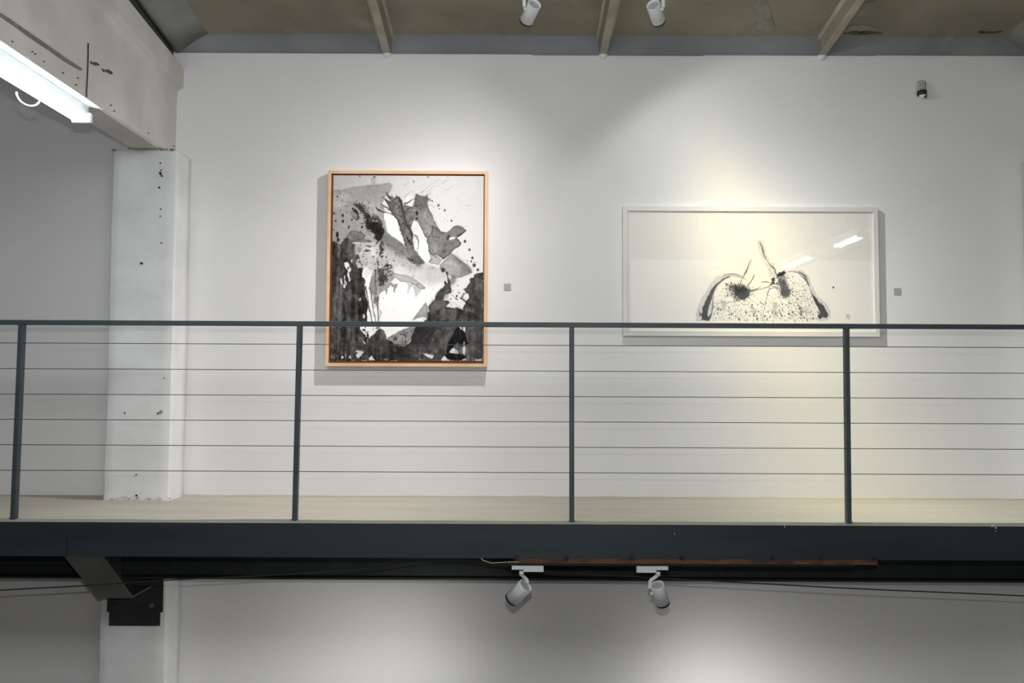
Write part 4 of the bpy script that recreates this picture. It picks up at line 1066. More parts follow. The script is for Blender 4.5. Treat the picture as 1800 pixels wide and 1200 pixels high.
    k.fill(C(540, 480, 600, 700, 560, 760, 520, 620), 190, 0.6, 1.2, 0.8)
    k.fill(E(120, 60, 190, 200, 240, 600, 330, 1000, 260, 1020, 160, 500), 112, 0.55, 2, 0.8, 0, 0.1)
    k.fill(E(380, 330, 480, 400, 460, 560, 380, 560), 132, 0.55, 2.2, 0.8); k.fill(E(330, 560, 460, 600, 480, 820, 380, 880), 122, 0.5, 2.5, 1)
    k.fill(E(660, 180, 740, 200, 720, 460, 650, 440), 122, 0.5, 2, 0.8); k.fill(E(640, 600, 760, 560, 840, 660, 760, 780, 640, 740), 68, 0.8, 2.2, 0.8)
    k.fill(C(70, 430, 170, 440, 200, 900, 200, 1190, 70, 1190), 62, 0.7, 1.6, 1); k.fill(E(60, 0, 150, 60, 160, 400, 70, 600), 52, 0.7, 1.6, 1)
    k.fill(E(400, 960, 640, 880, 740, 980, 640, 1060, 380, 1050), 122, 0.5, 2.5, 1)
    for pts in (E(90, 560, 150, 800, 190, 980), E(260, 560, 300, 760, 340, 960), E(300, 500, 380, 760, 440, 1000), G(200, 280, 230, 420), G(640, 350, 640, 470), G(400, 400, 500, 410)):
        k.stroke(pts, [2.2, 2.6, 1.6], 124, 0.5, 1.0, 0.8)
    # white openings in it
    for pts in (C(318, 870, 350, 862, 395, 860, 432, 920, 425, 960, 385, 965, 400, 1000, 385, 1020, 335, 950), C(410, 1000, 450, 960, 472, 1040, 430, 1082, 400, 1050), C(468, 810, 495, 808, 492, 885, 465, 850),
                E(245, 150, 275, 128, 292, 200, 295, 278, 262, 230), E(330, 60, 355, 70, 345, 150, 385, 235, 352, 340, 300, 300, 330, 230), E(395, -20, 420, 0, 440, 95, 460, 160, 430, 210, 415, 130, 385, 60),
                E(655, 528, 690, 545, 685, 590, 648, 606, 640, 575), E(730, 870, 758, 885, 785, 935, 748, 980, 725, 950)):
        k.fill(pts, 240, 1, 0.4, 0.4, 0, 0.02)
    k.fill(E(380, 120, 430, 130, 420, 180), 140, 0.8, 0.5)
    # white streaks between left mass and pendent wash
    k.fill(E(700, 0, 890, 80, 860, 220, 850, 300, 870, 400, 890, 560, 940, 700, 960, 780, 1010, 700, 1040, 900, 1040, 1110, 990, 1180, 1000, 1240, 880, 1230, 820, 1100, 820, 830, 860, 700, 830, 620, 780, 480, 770, 380, 800, 300, 750, 270, 775, 190, 740, 120, 700, 100), 247, 0.98, 0.4, 0.4, 0, 0.01)
    k.fill(C(720, 1000, 800, 960, 870, 1060, 890, 1190, 700, 1190), 238, 0.9, 1.0, 0.8)
    k.stroke(E(765, 290, 800, 440, 830, 600, 860, 760, 900, 940, 940, 1130, 965, 1230), [2.8, 2.0, 1.6, 2.4, 1.6, 1.3, 0.6], 126, 0.95, 0.35, 0.5)
    k.stroke(E(845, 310, 890, 440, 915, 600, 945, 800, 985, 1000, 1020, 1180), [2.8, 2.6, 1.8, 1.8, 1.4, 1.0], 132, 0.95, 0.35, 0.5)
    k.stroke(E(1040, 500, 1035, 700, 1045, 900, 1050, 1080, 1080, 1210), [3.0, 2.2, 2.2, 1.8, 2.2], 134, 0.9, 0.4, 0.4)
    k.stroke(E(940, 460, 960, 640), [2.5, 2], 150, 0.8); k.fill(E(925, 480, 945, 480, 945, 600, 928, 590), 246, 1, 0.2, 0.2)
    k.stroke(E(1080, 800, 1110, 850, 1080, 930, 1055, 1010), [1.6, 1.6, 1.4, 1.0], 146, 0.85)
    k.splat(10, 643, 576, 652, 598, 0.5, 1.8, 40, 70, seed=41); k.stroke(G(800, 290, 840, 370, 850, 440, 840, 520), [1, 2.6, 2.2, 1], 66, 0.9)
    k.dot(642, 581.5, 1.9, 50, 0.9, 0.4); k.dot(675, 524.5, 0.8, 110); k.dot(649.5, 591, 1.6, 50, 0.9, 0.4, 3.2)
    # lower right: pale wedge, mid wedge
    k.fill(Fz(465, 618, 500, 680, 525, 760, 520, 960, 430, 940, 310, 965, 190, 1012, 300, 850, 400, 720), 178, 1, 0.6, 0.4, 0.12, 0.05)
    k.fill(Fz(300, 970, 430, 940, 500, 960, 470, 1010, 240, 1012), 244, 0.9, 0.8, 0.4)
    k.fill(G(1225, 440, 1350, 352, 1500, 270, 1700, 190, 1830, 150, 1840, 190, 1800, 300, 1740, 420, 1690, 500, 1640, 590, 1500, 590, 1400, 545), 160, 1, 0.6, 0.5, 0.06, 0.06)
    k.splat(90, 690, 580, 732, 606, 0.4, 1.5, 66, 110, poly=G(1300, 420, 1700, 230, 1840, 170, 1700, 560, 1400, 540), op=0.7, seed=51)
    k.stroke(G(1370, 460, 1420, 430, 1460, 430), [3, 5, 3], 74, 0.85, 0.6, 0.8)
    # lower right dark mass
    RD = Fz(1660, -10, 1490, 15, 1445, 105, 1400, 92, 1370, 140, 1395, 190, 1340, 270, 1290, 330, 1255, 345, 1285, 372, 1300, 430, 1355, 448, 1380, 505, 1365, 550, 1300, 590, 1290, 665, 1240, 740, 1250, 782, 1100, 738, 1080, 752, 930, 725, 890, 715, 900, 690, 940, 655, 972, 640, 950, 590, 850, 580, 848, 545, 900, 470, 945, 445, 1000, 412, 1005, 330, 985, 220, 945, 100, 925, 80, 935, 150, 925, 230, 895, 195, 880, 152, 855, 180, 862, 270, 800, 330, 710, 420, 680, 480, 662, 560, 625, 600, 560, 660, 520, 705, 545, 800, 520, 860, 520, 960, 480, 1000) + H(400, 130, 280, 165, 210, 330, 150, 520, 60, 600, 0, 590, -20, 600, -20, 910, 1660, 910)
    k.fill(RD, 92, 1, 0.45, 0.7, 0.12, 0.08, 0.10)
    k.fill(Fz(640, 560, 860, 590, 930, 640, 890, 710, 760, 770, 620, 900, 560, 880, 540, 720), 124, 0.7, 2, 0.6)
    k.fill(Fz(760, 770, 920, 740, 1080, 760, 1130, 830, 1110, 1000, 900, 1010, 770, 1000), 120, 0.7, 1.6, 0.6)
    k.fill(Fz(860, 440, 945, 445, 945, 560, 850, 560), 188, 0.85, 0.8, 0.5)
    k.fill(Fz(690, 440, 800, 360, 900, 300, 960, 240, 1000, 330, 1000, 410, 880, 460, 760, 540, 680, 520), 84, 0.75, 1.6, 0.6)
    k.fill(Fz(1470, 200, 1640, 180, 1640, 420, 1500, 380), 122, 0.5, 3, 0.8); k.fill(Fz(1300, 700, 1400, 740, 1450, 830, 1300, 810), 124, 0.7, 1.5, 0.5)
    k.fill(Fz(740, 780, 770, 790, 750, 900, 760, 1010, 600, 1010, 640, 900), 62, 0.9, 1.2, 0.5); k.fill(Fz(520, 880, 600, 900, 580, 1010, 520, 1010), 60, 0.9, 1, 0.5)
    k.fill(Fz(1120, 740, 1300, 800, 1480, 850, 1560, 960, 1500, 1000, 1340, 920, 1200, 880, 1140, 990, 1110, 980), 56, 0.85, 1.4, 0.8)
    k.fill(Fz(1480, 340, 1640, 420, 1640, 800, 1460, 700), 74, 0.6, 3, 0.8)
    # bottom right details
    k.fill(H(280, 170, 740, 165, 640, 400, 560, 600, 100, 590, 200, 400), 60, 0.9, 1.2, 0.8, 0, 0.06)
    k.fill(H(940, 170, 1030, 180, 1030, 280, 960, 430, 860, 540, 810, 610, 800, 520, 880, 380), 126, 0.8, 2.2, 0.5)
    k.fill(H(640, 400, 680, 400, 640, 560, 520, 690, 560, 560), 116, 0.7, 1.6, 0.5); k.fill(H(720, 260, 740, 270, 680, 350, 665, 340), 150, 0.8, 0.5)
    k.fill(H(1300, 170, 1400, 170, 1460, 560, 1560, 900, 1380, 900, 1330, 600), 112, 0.6, 2.6, 0.6, 0, 0.08)
    k.fill(H(1600, 180, 1650, 180, 1650, 560, 1560, 500), 62, 0.6, 2.5, 0.6)
    k.fill(H(330, 720, 400, 660, 480, 690, 420, 760, 320, 850, 330, 780), 120, 0.7, 0.9, 0.5)
    k.fill(H(560, 620, 720, 600, 700, 760, 640, 800, 560, 760), 112, 0.6, 1.2, 0.6); k.fill(H(690, 760, 780, 620, 830, 700, 780, 900, 620, 900), 88, 0.8, 1, 0.5)
    k.fill(H(1110, 175, 1165, 180, 1200, 235, 1262, 270, 1310, 360, 1330, 450, 1380, 545, 1290, 560, 1280, 490, 1250, 560, 1150, 520, 1100, 570, 1050, 610, 990, 690, 920, 740, 900, 700, 940, 540, 1010, 400, 1060, 300), 30, 0.97, 0.5, 0.6, 0, 0.03)
    for pts in (H(410, 742, 450, 740, 540, 765, 660, 785, 610, 862, 500, 812), H(790, 892, 830, 820, 872, 790, 930, 862, 1010, 895), H(968, 710, 1010, 660, 1060, 625, 1150, 680, 1165, 750, 1000, 742), H(1115, 590, 1150, 575, 1160, 640, 1120, 620), H(1240, 620, 1285, 575, 1310, 640, 1300, 780, 1250, 740),
                H(1225, 890, 1250, 868, 1325, 850, 1325, 895), H(1500, 852, 1560, 872, 1648, 860, 1648, 895, 1520, 895), H(318, 845, 360, 860, 435, 882, 415, 888, 340, 870), H(1160, 160, 1302, 160, 1296, 300, 1250, 240, 1200, 235)):
        k.fill(pts, 226, 1, 0.4, 0.4, 0, 0.03)
    k.stroke(H(1240, 160, 1240, 230), [1.2, 2], 60); k.stroke(H(1280, 490, 1270, 560), [1.4, 1], 226)
    k.fill(H(1060, 600, 1150, 510, 1160, 600, 1240, 590, 1250, 760, 1165, 720, 1150, 640, 1100, 610), 140, 0.8, 0.6, 0.6, 0, 0.08, 0.12)
    k.fill(H(1300, 600, 1340, 610, 1400, 780, 1380, 895, 1330, 895, 1320, 820), 132, 0.7, 0.6, 0.5, 0, 0.06, 0.16)
    k.fill(H(875, 790, 920, 755, 1000, 740, 1150, 752, 1250, 782, 1322, 832, 1260, 860, 1180, 886, 1050, 886, 930, 860), 28, 1, 0.4, 0.4, 0, 0.02)
    k.fill(H(500, 700, 580, 700, 600, 740, 560, 755), 50, 0.9, 0.6); k.fill(H(1470, 640, 1540, 620, 1550, 670, 1490, 690), 124, 0.5, 1.0)
    k.splat(14, 714, 622, 734, 632, 0.4, 1.4, 170, 220, seed=61, op=0.8)
    rg = np.random.RandomState(19)
    for i in range(46):
        x = 590 + 90 * rg.rand(); y = 440 + 150 * rg.rand(); L_ = 12 + 26 * rg.rand(); sl_ = 0.10 + 0.35 * rg.rand()
        m_ = float(k.a[min(k.h - 1, int((y - k.y0) * k.res)), min(k.w - 1, int((x - k.x0) * k.res))]); m2_ = float(k.a[min(k.h - 1, int((y + L_ - k.y0) * k.res)), min(k.w - 1, int((x + L_ * sl_ - k.x0) * k.res))])
        if m_ < 0.5 and m2_ < 0.5: k.stroke([(x, y), (x + L_ * sl_ * 0.4, y + L_ * 0.5), (x + L_ * sl_, y + L_)], [0.8, 3.5 * rg.rand() + 1.5, 0.8], 60 if rg.rand() < 0.55 else 122, 0.45, 0.7, 0.8)
    for i in range(52):
        x = 740 + 100 * rg.rand(); y = 530 + 95 * rg.rand(); L_ = 10 + 24 * rg.rand(); sl_ = -(0.35 + 0.5 * rg.rand()) if x < 800 else 0.3 * rg.rand() - 0.1
        m_ = float(k.a[min(k.h - 1, int((y - k.y0) * k.res)), min(k.w - 1, int((x - k.x0) * k.res))]); m2_ = float(k.a[min(k.h - 1, int((y + L_ - k.y0) * k.res)), min(k.w - 1, int((x + L_ * sl_ - k.x0) * k.res))])
        if 0.15 < m_ < 0.5 and m2_ < 0.5: k.stroke([(x, y), (x + L_ * sl_ * 0.5, y + L_ * 0.5), (x + L_ * sl_, y + L_)], [1.0, 4 * rg.rand() + 2, 1.0], 66 if rg.rand() < 0.5 else 118, 0.4, 1.0, 0.8)
    for i in range(40):
        x = 600 + 120 * rg.rand(); y = 600 + 28 * rg.rand(); L_ = 14 + 26 * rg.rand(); sl_ = 0.25 + 0.35 * rg.rand()
        m_ = float(k.a[min(k.h - 1, int((y - k.y0) * k.res)), min(k.w - 1, int((x - k.x0) * k.res))]); m2_ = float(k.a[min(k.h - 1, int((y + L_ * sl_ - k.y0) * k.res)), min(k.w - 1, int((x + L_ - k.x0) * k.res))])
        if m_ < 0.5 and m2_ < 0.5: k.stroke([(x, y), (x + L_ * 0.5, y + L_ * sl_ * 0.4), (x + L_, y + L_ * sl_)], [1.0, 3 * rg.rand() + 2, 1.0], 60 if rg.rand() < 0.5 else 108, 0.4, 0.9, 0.8)
    # bottom-left whites
    for pts in (G(600, 678, 680, 690, 762, 720, 750, 740, 720, 760, 700, 800, 660, 850, 612, 835, 588, 775, 640, 745, 590, 715), G(282, 860, 290, 815, 312, 800, 335, 830, 332, 862), G(438, 850, 470, 788, 496, 870), G(855, 855, 930, 788, 970, 850, 1000, 892, 870, 895), G(1160, 880, 1240, 852, 1240, 893), G(722, 470, 755, 490, 800, 550, 770, 552)):
        k.fill(pts, 228, 1, 0.4, 0.35, 0, 0.02)
    k.stroke(G(370, 770, 395, 840), [2.2, 1.2], 176); k.stroke(G(70, 800, 150, 880), [1.2, 1.2], 150, 0.8); k.stroke(G(60, 830, 140, 850, 160, 740), [1.5, 2.5, 1.5], 150, 0.7); k.stroke(G(270, 700, 275, 790), [1.6, 1.2], 160, 0.6)
    k.fill(G(560, 600, 760, 620, 780, 720, 620, 690), 106, 0.5, 2.5, 0.8); k.stroke(G(940, 800, 975, 870), [1.6, 1.2], 60); k.fill(G(1480, 610, 1510, 590, 1520, 640, 1490, 645), 150, 0.7, 0.5)
    k.fill(G(860, 440, 960, 350, 1085, 235, 1200, 400, 1220, 560, 840, 550), 78, 0.7, 1.8, 0.6); k.fill(G(1150, 600, 1700, 640, 1750, 880, 1100, 880), 62, 0.7, 3, 0.8)
    # splatter in the right window
    k.dot(803.3, 521.2, 1.6, 40, 0.95, 0.3, 2.0); k.stroke(Fz(1090, 540, 1140, 575), [1.8, 1.4], 66); k.dot(792.5, 526.5, 1.1, 70); k.dot(805, 502.5, 0.9, 90); k.stroke(Fz(1140, 440, 1170, 400, 1190, 440), 1.0, 96, 0.8)
    k.stroke(Fz(1000, 450, 1060, 510, 1120, 560), [0.7, 0.9, 0.6], 110, 0.8); k.stroke(Fz(1275, 430, 1240, 480, 1215, 550), [3.2, 1.6, 3], 92, 0.9); k.stroke(Fz(1175, 525, 1240, 560, 1320, 620, 1400, 680, 1480, 720), [1.6, 2.4, 2.6, 1.6, 0.8], 50, 0.85)
    k.stroke(Fz(975, 620, 1060, 640, 1200, 745), [0.6, 0.5, 0.5], 140, 0.7); k.stroke(Fz(970, 640, 1010, 700), [1, 0.5], 90, 0.8); k.dot(798, 511, 0.9, 120); k.dot(806.5, 512, 0.8, 110); k.stroke(Fz(1240, 500, 1300, 575), [0.6, 0.5], 110)
    k.a += 0.012 * k.n4
    k.a = np.clip(k.a, 0.05, 1) ** 1.25 / 0.97 ** 0.25
    return k

def painting_two():
    k = Ink(1104, 370, 1540, 585.5, 2.0, 0.93)
    Pp = TP(1215, 460, 10.433); Q = TP(1335, 460, 10.433); R = TP(1290, 410, 15.)
    k.a = k.a + 0.004 * k.n2
    # pale halos
    k.fill(Pp(80, 1100, 88, 960, 130, 820, 200, 670, 290, 520, 370, 400, 450, 320, 600, 235, 740, 212, 880, 238, 980, 290, 1050, 350, 900, 300, 740, 262, 620, 300, 500, 390, 440, 490, 420, 640, 405, 820, 380, 1000, 340, 1100), 212, 0.9, 0.5, 0.4, 0.06, 0.02)
    k.fill(Q(960, 430, 1080, 640, 1180, 720, 1260, 800, 1300, 900, 1305, 1000, 1250, 1080, 1120, 1095, 1050, 1060, 1090, 960, 1040, 760, 980, 620), 212, 0.9, 0.5, 0.3, 0.06, 0.02)
    k.fill(Q(500, 180, 620, 165, 760, 150, 860, 230, 930, 360, 970, 480, 920, 470, 860, 330, 740, 210), 214, 0.7, 0.8, 0.4)
    k.fill(R(620, 200, 700, 150, 770, 190, 860, 420, 900, 600, 1090, 860, 1100, 1180, 950, 1180, 900, 900, 740, 640, 670, 420), 214, 0.6, 0.9, 0.3)
    k.fill(R(440, 650, 520, 670, 460, 880, 330, 1190, 190, 1190, 330, 900), 216, 0.5, 0.9, 0.3)
    # dark brush strokes at both flanks
    k.stroke(Pp(740, 272, 680, 285, 600, 325, 530, 380, 460, 440, 410, 510, 370, 590, 330, 680, 290, 790), [0.8, 1.8, 2.4, 2.6, 4.0, 5.0, 6.5, 8, 9.5], 84, 0.97, 0.3, 0.4)
    k.fill(Pp(330, 640, 360, 700, 330, 800, 318, 900, 300, 985, 322, 1030, 368, 955, 362, 1040, 310, 1090, 190, 1086, 188, 985, 150, 1018, 150, 900, 172, 960, 198, 962, 206, 850, 262, 750, 300, 650), 66, 0.98, 0.35, 0.5)
    k.stroke(Pp(175, 975, 182, 1080), [0.8, 0.6], 220, 0.9); k.stroke(Pp(395, 640, 400, 800, 375, 940, 340, 1010), [0.8, 1.6, 1.8, 2.6], 90, 0.8)
    k.stroke(Pp(560, 300, 640, 245, 740, 225, 860, 240, 940, 275), [0.5, 1.2, 1.6, 1.6, 0.6], 140, 0.85); k.stroke(Pp(450, 310, 520, 268), [0.5, 0.9], 170)
    k.stroke(Pp(770, 270, 880, 285, 960, 320), [0.6, 1, 0.5], 160, 0.7)
    k.fill(Q(970, 595, 1010, 625, 1045, 665, 1095, 735, 1140, 795, 1130, 745, 1185, 815, 1225, 900, 1262, 970, 1235, 1030, 1170, 1025, 1150, 1010, 1125, 1055, 1090, 1040, 1062, 990, 1105, 965, 1112, 930, 1080, 840, 1040, 780, 1005, 715), 46, 1, 0.35, 0.4)
    k.stroke(Q(1060, 910, 1100, 960), [1.2, 1.6], 80); k.stroke(Q(1150, 770, 1160, 800), [0.8, 1.0], 210)
    k.stroke(Q(540, 180, 620, 175, 700, 195, 760, 240, 820, 290, 870, 340, 905, 400, 925, 460), [0.6, 1.0, 1.0, 1.0, 1.6, 3.2, 3.0, 1.4], 88, 0.9, 0.4)
    k.stroke(Q(720, 175, 790, 215, 850, 260, 890, 330), [0.8, 2.4, 3.4, 1.4], 78, 0.9, 0.5); k.stroke(Q(925, 470, 960, 560, 985, 610), [1.0, 1.4, 2.0], 110, 0.9, 0.4)
    k.stroke(Q(760, 150, 860, 220, 930, 330, 960, 430), [0.8, 1.6, 2.2, 1.0], 176, 0.6, 0.6)
    # left burst
    k.fill(Pp(800, 510, 850, 480, 900, 500, 1000, 470, 1040, 520, 1060, 600, 1060, 660, 1000, 690, 940, 700, 880, 650, 820, 620, 800, 560), 70, 0.97, 0.5, 1.4, 0, 0.07)
    k.fill(Pp(690, 440, 800, 420, 900, 420, 920, 520, 820, 560, 740, 540, 690, 500), 110, 0.55, 1.4, 1.8, 0, 0.1)
    rg = np.random.RandomState(5)
    for i in range(64):
        a = rg.rand() * 2 * math.pi; c = (1215 + 930 / 10.433, 460 + 575 / 10.433)
        r0, r1 = 9, 12.5 + 5.5 * rg.rand() ** 1.5 + (4 if -2.9 < a - math.pi * 2 * (a > math.pi) < -1.9 else 0)
        k.stroke([(c[0] + r0 * math.cos(a), c[1] + r0 * math.sin(a) * 0.85), (c[0] + r1 * math.cos(a + 0.12 * (rg.rand() - .5)), c[1] + r1 * math.sin(a) * 0.95)], [2.0, 0.5], 70, 0.85, 0.25, 0.7)
    k.cloud(520, 1304, 515, 7.5, 6.0, 0.4, 1.5, 52, 96, 201, 0.2); k.cloud(260, 1297, 508, 11, 7, 0.25, 0.9, 60, 110, 202, 0.3)
    k.splat(170, 1275, 498, 1312, 524, 0.35, 1.3, 60, 120, op=0.8, seed=71); k.splat(70, 1290, 505, 1325, 530, 0.35, 1.2, 60, 120, op=0.8, seed=72)
    # right burst
    k.fill(Q(355, 265, 385, 230, 440, 250, 490, 290, 480, 330, 520, 400, 550, 500, 575, 590, 540, 640, 480, 650, 430, 620, 400, 560, 385, 440, 360, 330), 112, 0.55, 1.0, 1.6, 0, 0.2); k.cloud(420, 1381, 513, 5.5, 6.5, 0.35, 1.4, 56, 110, 203, -0.4); k.cloud(300, 1376, 498, 5, 6, 0.3, 1.2, 56, 120, 204, -0.3); k.cloud(140, 1374, 482, 5, 2.2, 0.4, 1.4, 44, 80, 205, -0.5); k.cloud(160, 1388, 515, 9, 9, 0.2, 0.7, 80, 150, 206)
    k.fill(Q(420, 430, 500, 440, 540, 560, 510, 620, 440, 600), 92, 0.5, 1.4, 1.6); k.fill(Q(345, 240, 400, 200, 480, 175, 470, 225, 390, 260, 350, 300), 60, 0.9, 0.5, 0.9)
    k.splat(110, 1366, 482, 1397, 525, 0.35, 1.2, 60, 130, op=0.7, seed=73)
    k.fill(Q(215, 300, 245, 310, 280, 285, 292, 400, 245, 410, 208, 440, 225, 370), 62, 0.97, 0.35, 0.9)
    # stems and fine lines
    k.stroke(R(688, 212, 720, 270, 760, 360, 790, 460, 812, 580), [1.0, 1.8, 2.4, 2.8, 2.0], 136, 0.95, 0.35, 0.2); k.stroke(R(810, 580, 880, 700, 960, 810, 1040, 900, 1100, 960), [1.3, 0.9, 1.4, 2.0, 1.6], 104, 0.95, 0.3, 0.3)
    k.stroke(R(1100, 960, 1110, 1040, 1150, 1110, 1160, 1200), [1.6, 1.6, 1.4, 1.2], 84, 0.95, 0.3, 0.3); k.stroke(R(1030, 770, 1050, 870, 1100, 950), [0.9, 0.8, 1.0], 130, 0.8)
    k.stroke(R(470, 690, 430, 770, 385, 880, 350, 980, 280, 1110, 230, 1200), [0.7, 0.9, 1.2, 2.0, 1.3, 1.0], 86, 0.95, 0.3, 0.25); k.stroke(R(550, 1100, 500, 1200), [1.0, 1.0], 90, 0.9)
    k.stroke(Pp(935, 330, 910, 400, 890, 480), [1.0, 1.6, 2.0], 80, 0.9); k.stroke(Pp(1165, 245, 1130, 320, 1080, 390, 1035, 450), [1.0, 1.3, 1.1, 1.8], 92, 0.9)
    k.stroke(Pp(1285, 380, 1380, 370, 1460, 388), [0.7, 1.4, 0.6], 84, 0.9); k.stroke(Pp(1040, 530, 1130, 525, 1210, 500, 1290, 462), [3, 1.6, 1.2, 0.7], 76, 0.9); k.stroke(Pp(1050, 580, 1120, 550, 1220, 515, 1290, 512, 1360, 480, 1450, 455), [3, 1.5, 1.3, 1.0, 1.0, 1.4], 80, 0.9)
    k.stroke(Q(200, 440, 260, 410, 360, 410), [2, 1.4, 1.6], 70, 0.9); k.stroke(Q(240, 460, 360, 462), [1.4, 1.2], 80, 0.9); k.stroke(Q(190, 500, 280, 485, 360, 492), [1.2, 1, 1.4], 84, 0.9)
    k.stroke(Q(195, 480, 160, 580, 130, 700, 95, 840, 65, 980, 60, 1110), [1.8, 1.4, 1.0, 0.9, 0.8, 0.7], 120, 0.85, 0.3); k.stroke(Pp(650, 760, 740, 742, 835, 738, 850, 700, 862, 650), [0.7, 1.0, 1.0, 1.2, 1.0], 92, 0.85)
    k.stroke(Pp(1260, 730, 1310, 780, 1350, 790), [0.6, 1.4, 1.0], 104, 0.8); k.stroke(Q(710, 770, 750, 850, 780, 960), [1.0, 1.6, 1.6], 90, 0.75); k.stroke(Q(360, 880, 390, 960, 420, 1020), [1.2, 1.4, 0.8], 84, 0.8)
    k.fill(Q(240, 760, 330, 740, 310, 900, 300, 1050, 240, 1000), 150, 0.45, 1.4, 1.2, 0, 0.14); k.fill(Pp(560, 720, 640, 740, 640, 900, 560, 880), 168, 0.5, 1.5, 1.2); k.fill(Pp(1120, 880, 1200, 880, 1180, 980, 1120, 960), 160, 0.5, 1.2, 1)
    k.fill(Q(740, 800, 820, 860, 800, 1000, 740, 980), 140, 0.5, 1.4, 1.2)
    body = Pp(430, 520, 560, 400, 740, 300, 900, 330, 1050, 500, 1250, 560, 1400, 520) + Q(200, 520, 380, 620, 520, 700, 640, 640, 600, 400, 700, 300, 860, 360, 940, 560, 1040, 780, 1090, 1000, 1040, 1090) + Pp(380, 1100)
    k.splat(1100, 1250, 498, 1438, 568, 0.2, 0.8, 60, 150, poly=body, op=0.75, seed=81, pw=0.62)
    k.splat(240, 1252, 532, 1436, 568, 0.35, 1.2, 50, 110, poly=body, op=0.85, seed=82, pw=0.8)
    k.splat(300, 1385, 490, 1430, 560, 0.25, 0.9, 60, 130, poly=body, op=0.8, seed=83)
    k.splat(90, 1225, 470, 1300, 545, 0.2, 0.7, 120, 190, op=0.6, seed=84); k.splat(70, 1340, 440, 1460, 520, 0.2, 0.7, 120, 190, op=0.5, seed=85)
    for x, y in ((1325, 555), (1331, 561), (1345, 556), (1286, 553), (1311, 550), (1387, 552), (1394, 549), (1409, 553), (1407, 542)): k.dot(x, y, 1.3, 50, 0.85, 0.4, 1.9)
    for x0_ in (1313, 1324, 1344, 1359, 1397): k.stroke([(x0_, 561), (x0_ + 0.4, 569)], [0.6, 0.6], 120, 0.8)
    k.dot(1466, 505, 1.7, 50, 1.0, 0.4)
    k.a = np.clip(k.a, 0.05, 1) ** 1.2 / 0.93 ** 0.2
    return k

def art_mesh(name, k, x0, x1, z0, z1, y, parent, tint_lo, tint_hi, rough_, red=None, mname='ink_on_paper'):
    """x0..x1, z0..z1: world rectangle that the whole ink array covers (row 0 at the top)"""
    h, w_ = k.a.shape
    xs = np.linspace(x0, x1, w_); zs = np.linspace(z1, z0, h)
    co = np.empty((h, w_, 3)); co[..., 0] = xs[None, :]; co[..., 1] = y; co[..., 2] = zs[:, None]
    idx = np.arange(h * w_).reshape(h, w_)
    f = np.stack([idx[:-1, :-1], idx[1:, :-1], idx[1:, 1:], idx[:-1, 1:]], -1).reshape(-1)
    nf = (h - 1) * (w_ - 1)
    me = bpy.data.meshes.new(name)
    me.vertices.add(h * w_); me.vertices.foreach_set('co', co.reshape(-1))
    me.loops.add(nf * 4); me.loops.foreach_set('vertex_index', f.astype(np.int32))
    me.polygons.add(nf); me.polygons.foreach_set('loop_start', np.arange(0, nf * 4, 4, dtype=np.int32))
    me.update(calc_edges=True)
    a = np.clip(k.a, 0.06, 1.0)[..., None]
    lin = np.where(a <= 0.04045, a / 12.92, ((a + 0.055) / 1.055) ** 2.4)
    t = np.clip((a - 0.2) / 0.75, 0, 1)
    col = lin * (np.array(tint_lo) * (1 - t) + np.array(tint_hi) * t)
    if red is not None: col = red(k, col)
    rgba = np.ones((h, w_, 4)); rgba[..., :3] = np.clip(col, 0, 1)
    at = me.color_attributes.new('ink', 'FLOAT_COLOR', 'POINT')
    at.data.foreach_set('color', rgba.reshape(-1))
    m = bpy.data.materials.new(mname); m.use_nodes = True
    N = m.node_tree.nodes; L = m.node_tree.links; b = N['Principled BSDF']
    b.inputs['Roughness'].default_value = rough_; b.inputs['Specular IOR Level'].default_value = 0.15
    an = N.new('ShaderNodeAttribute'); an.attribute_name = 'ink'
    L.new(an.outputs['Color'], b.inputs['Base Color'])
    nz = N.new('ShaderNodeTexNoise'); nz.inputs['Scale'].default_value = 300; bp = N.new('ShaderNodeBump'); bp.inputs['Strength'].default_value = 0.08; bp.inputs['Distance'].default_value = 0.001
    L.new(nz.outputs['Fac'], bp.inputs['Height']); L.new(bp.outputs[0], b.inputs['Normal'])
    me.materials.append(m)
    o = bpy.data.objects.new(name, me); COL.objects.link(o)
    o.parent = parent; o.matrix_parent_inverse = Matrix.Translation(-parent.location)
    return o

# picture one: float-framed ink painting
FY1 = WY - 0.056
a = P(577, 299.3, FY1); b = P(855.8, 644.6, FY1)
pic1 = empty('framed_painting', ((a.x + b.x) / 2, WY, b.z), 'tall black and grey abstract ink painting in a pale wooden float frame', 'painting')
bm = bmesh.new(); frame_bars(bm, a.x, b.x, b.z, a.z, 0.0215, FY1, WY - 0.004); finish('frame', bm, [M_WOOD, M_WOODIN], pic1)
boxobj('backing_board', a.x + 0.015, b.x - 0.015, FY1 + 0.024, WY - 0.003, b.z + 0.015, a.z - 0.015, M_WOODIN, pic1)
CVY = FY1 + 0.012
ca = P(586.3, 308.0, CVY); cb = P(848.2, 634.8, CVY)
boxobj('canvas', ca.x, cb.x, CVY + 0.0008, FY1 + 0.0239, cb.z, ca.z, mat('canvas_edge', rgb(205, 200, 196), 0.9), pic1)
art_mesh('painted_face', painting_one(), ca.x, cb.x, cb.z, ca.z, CVY, pic1, (0.98, 0.95, 0.94), (0.95, 0.94, 0.93), 0.85, mname='ink_on_canvas')

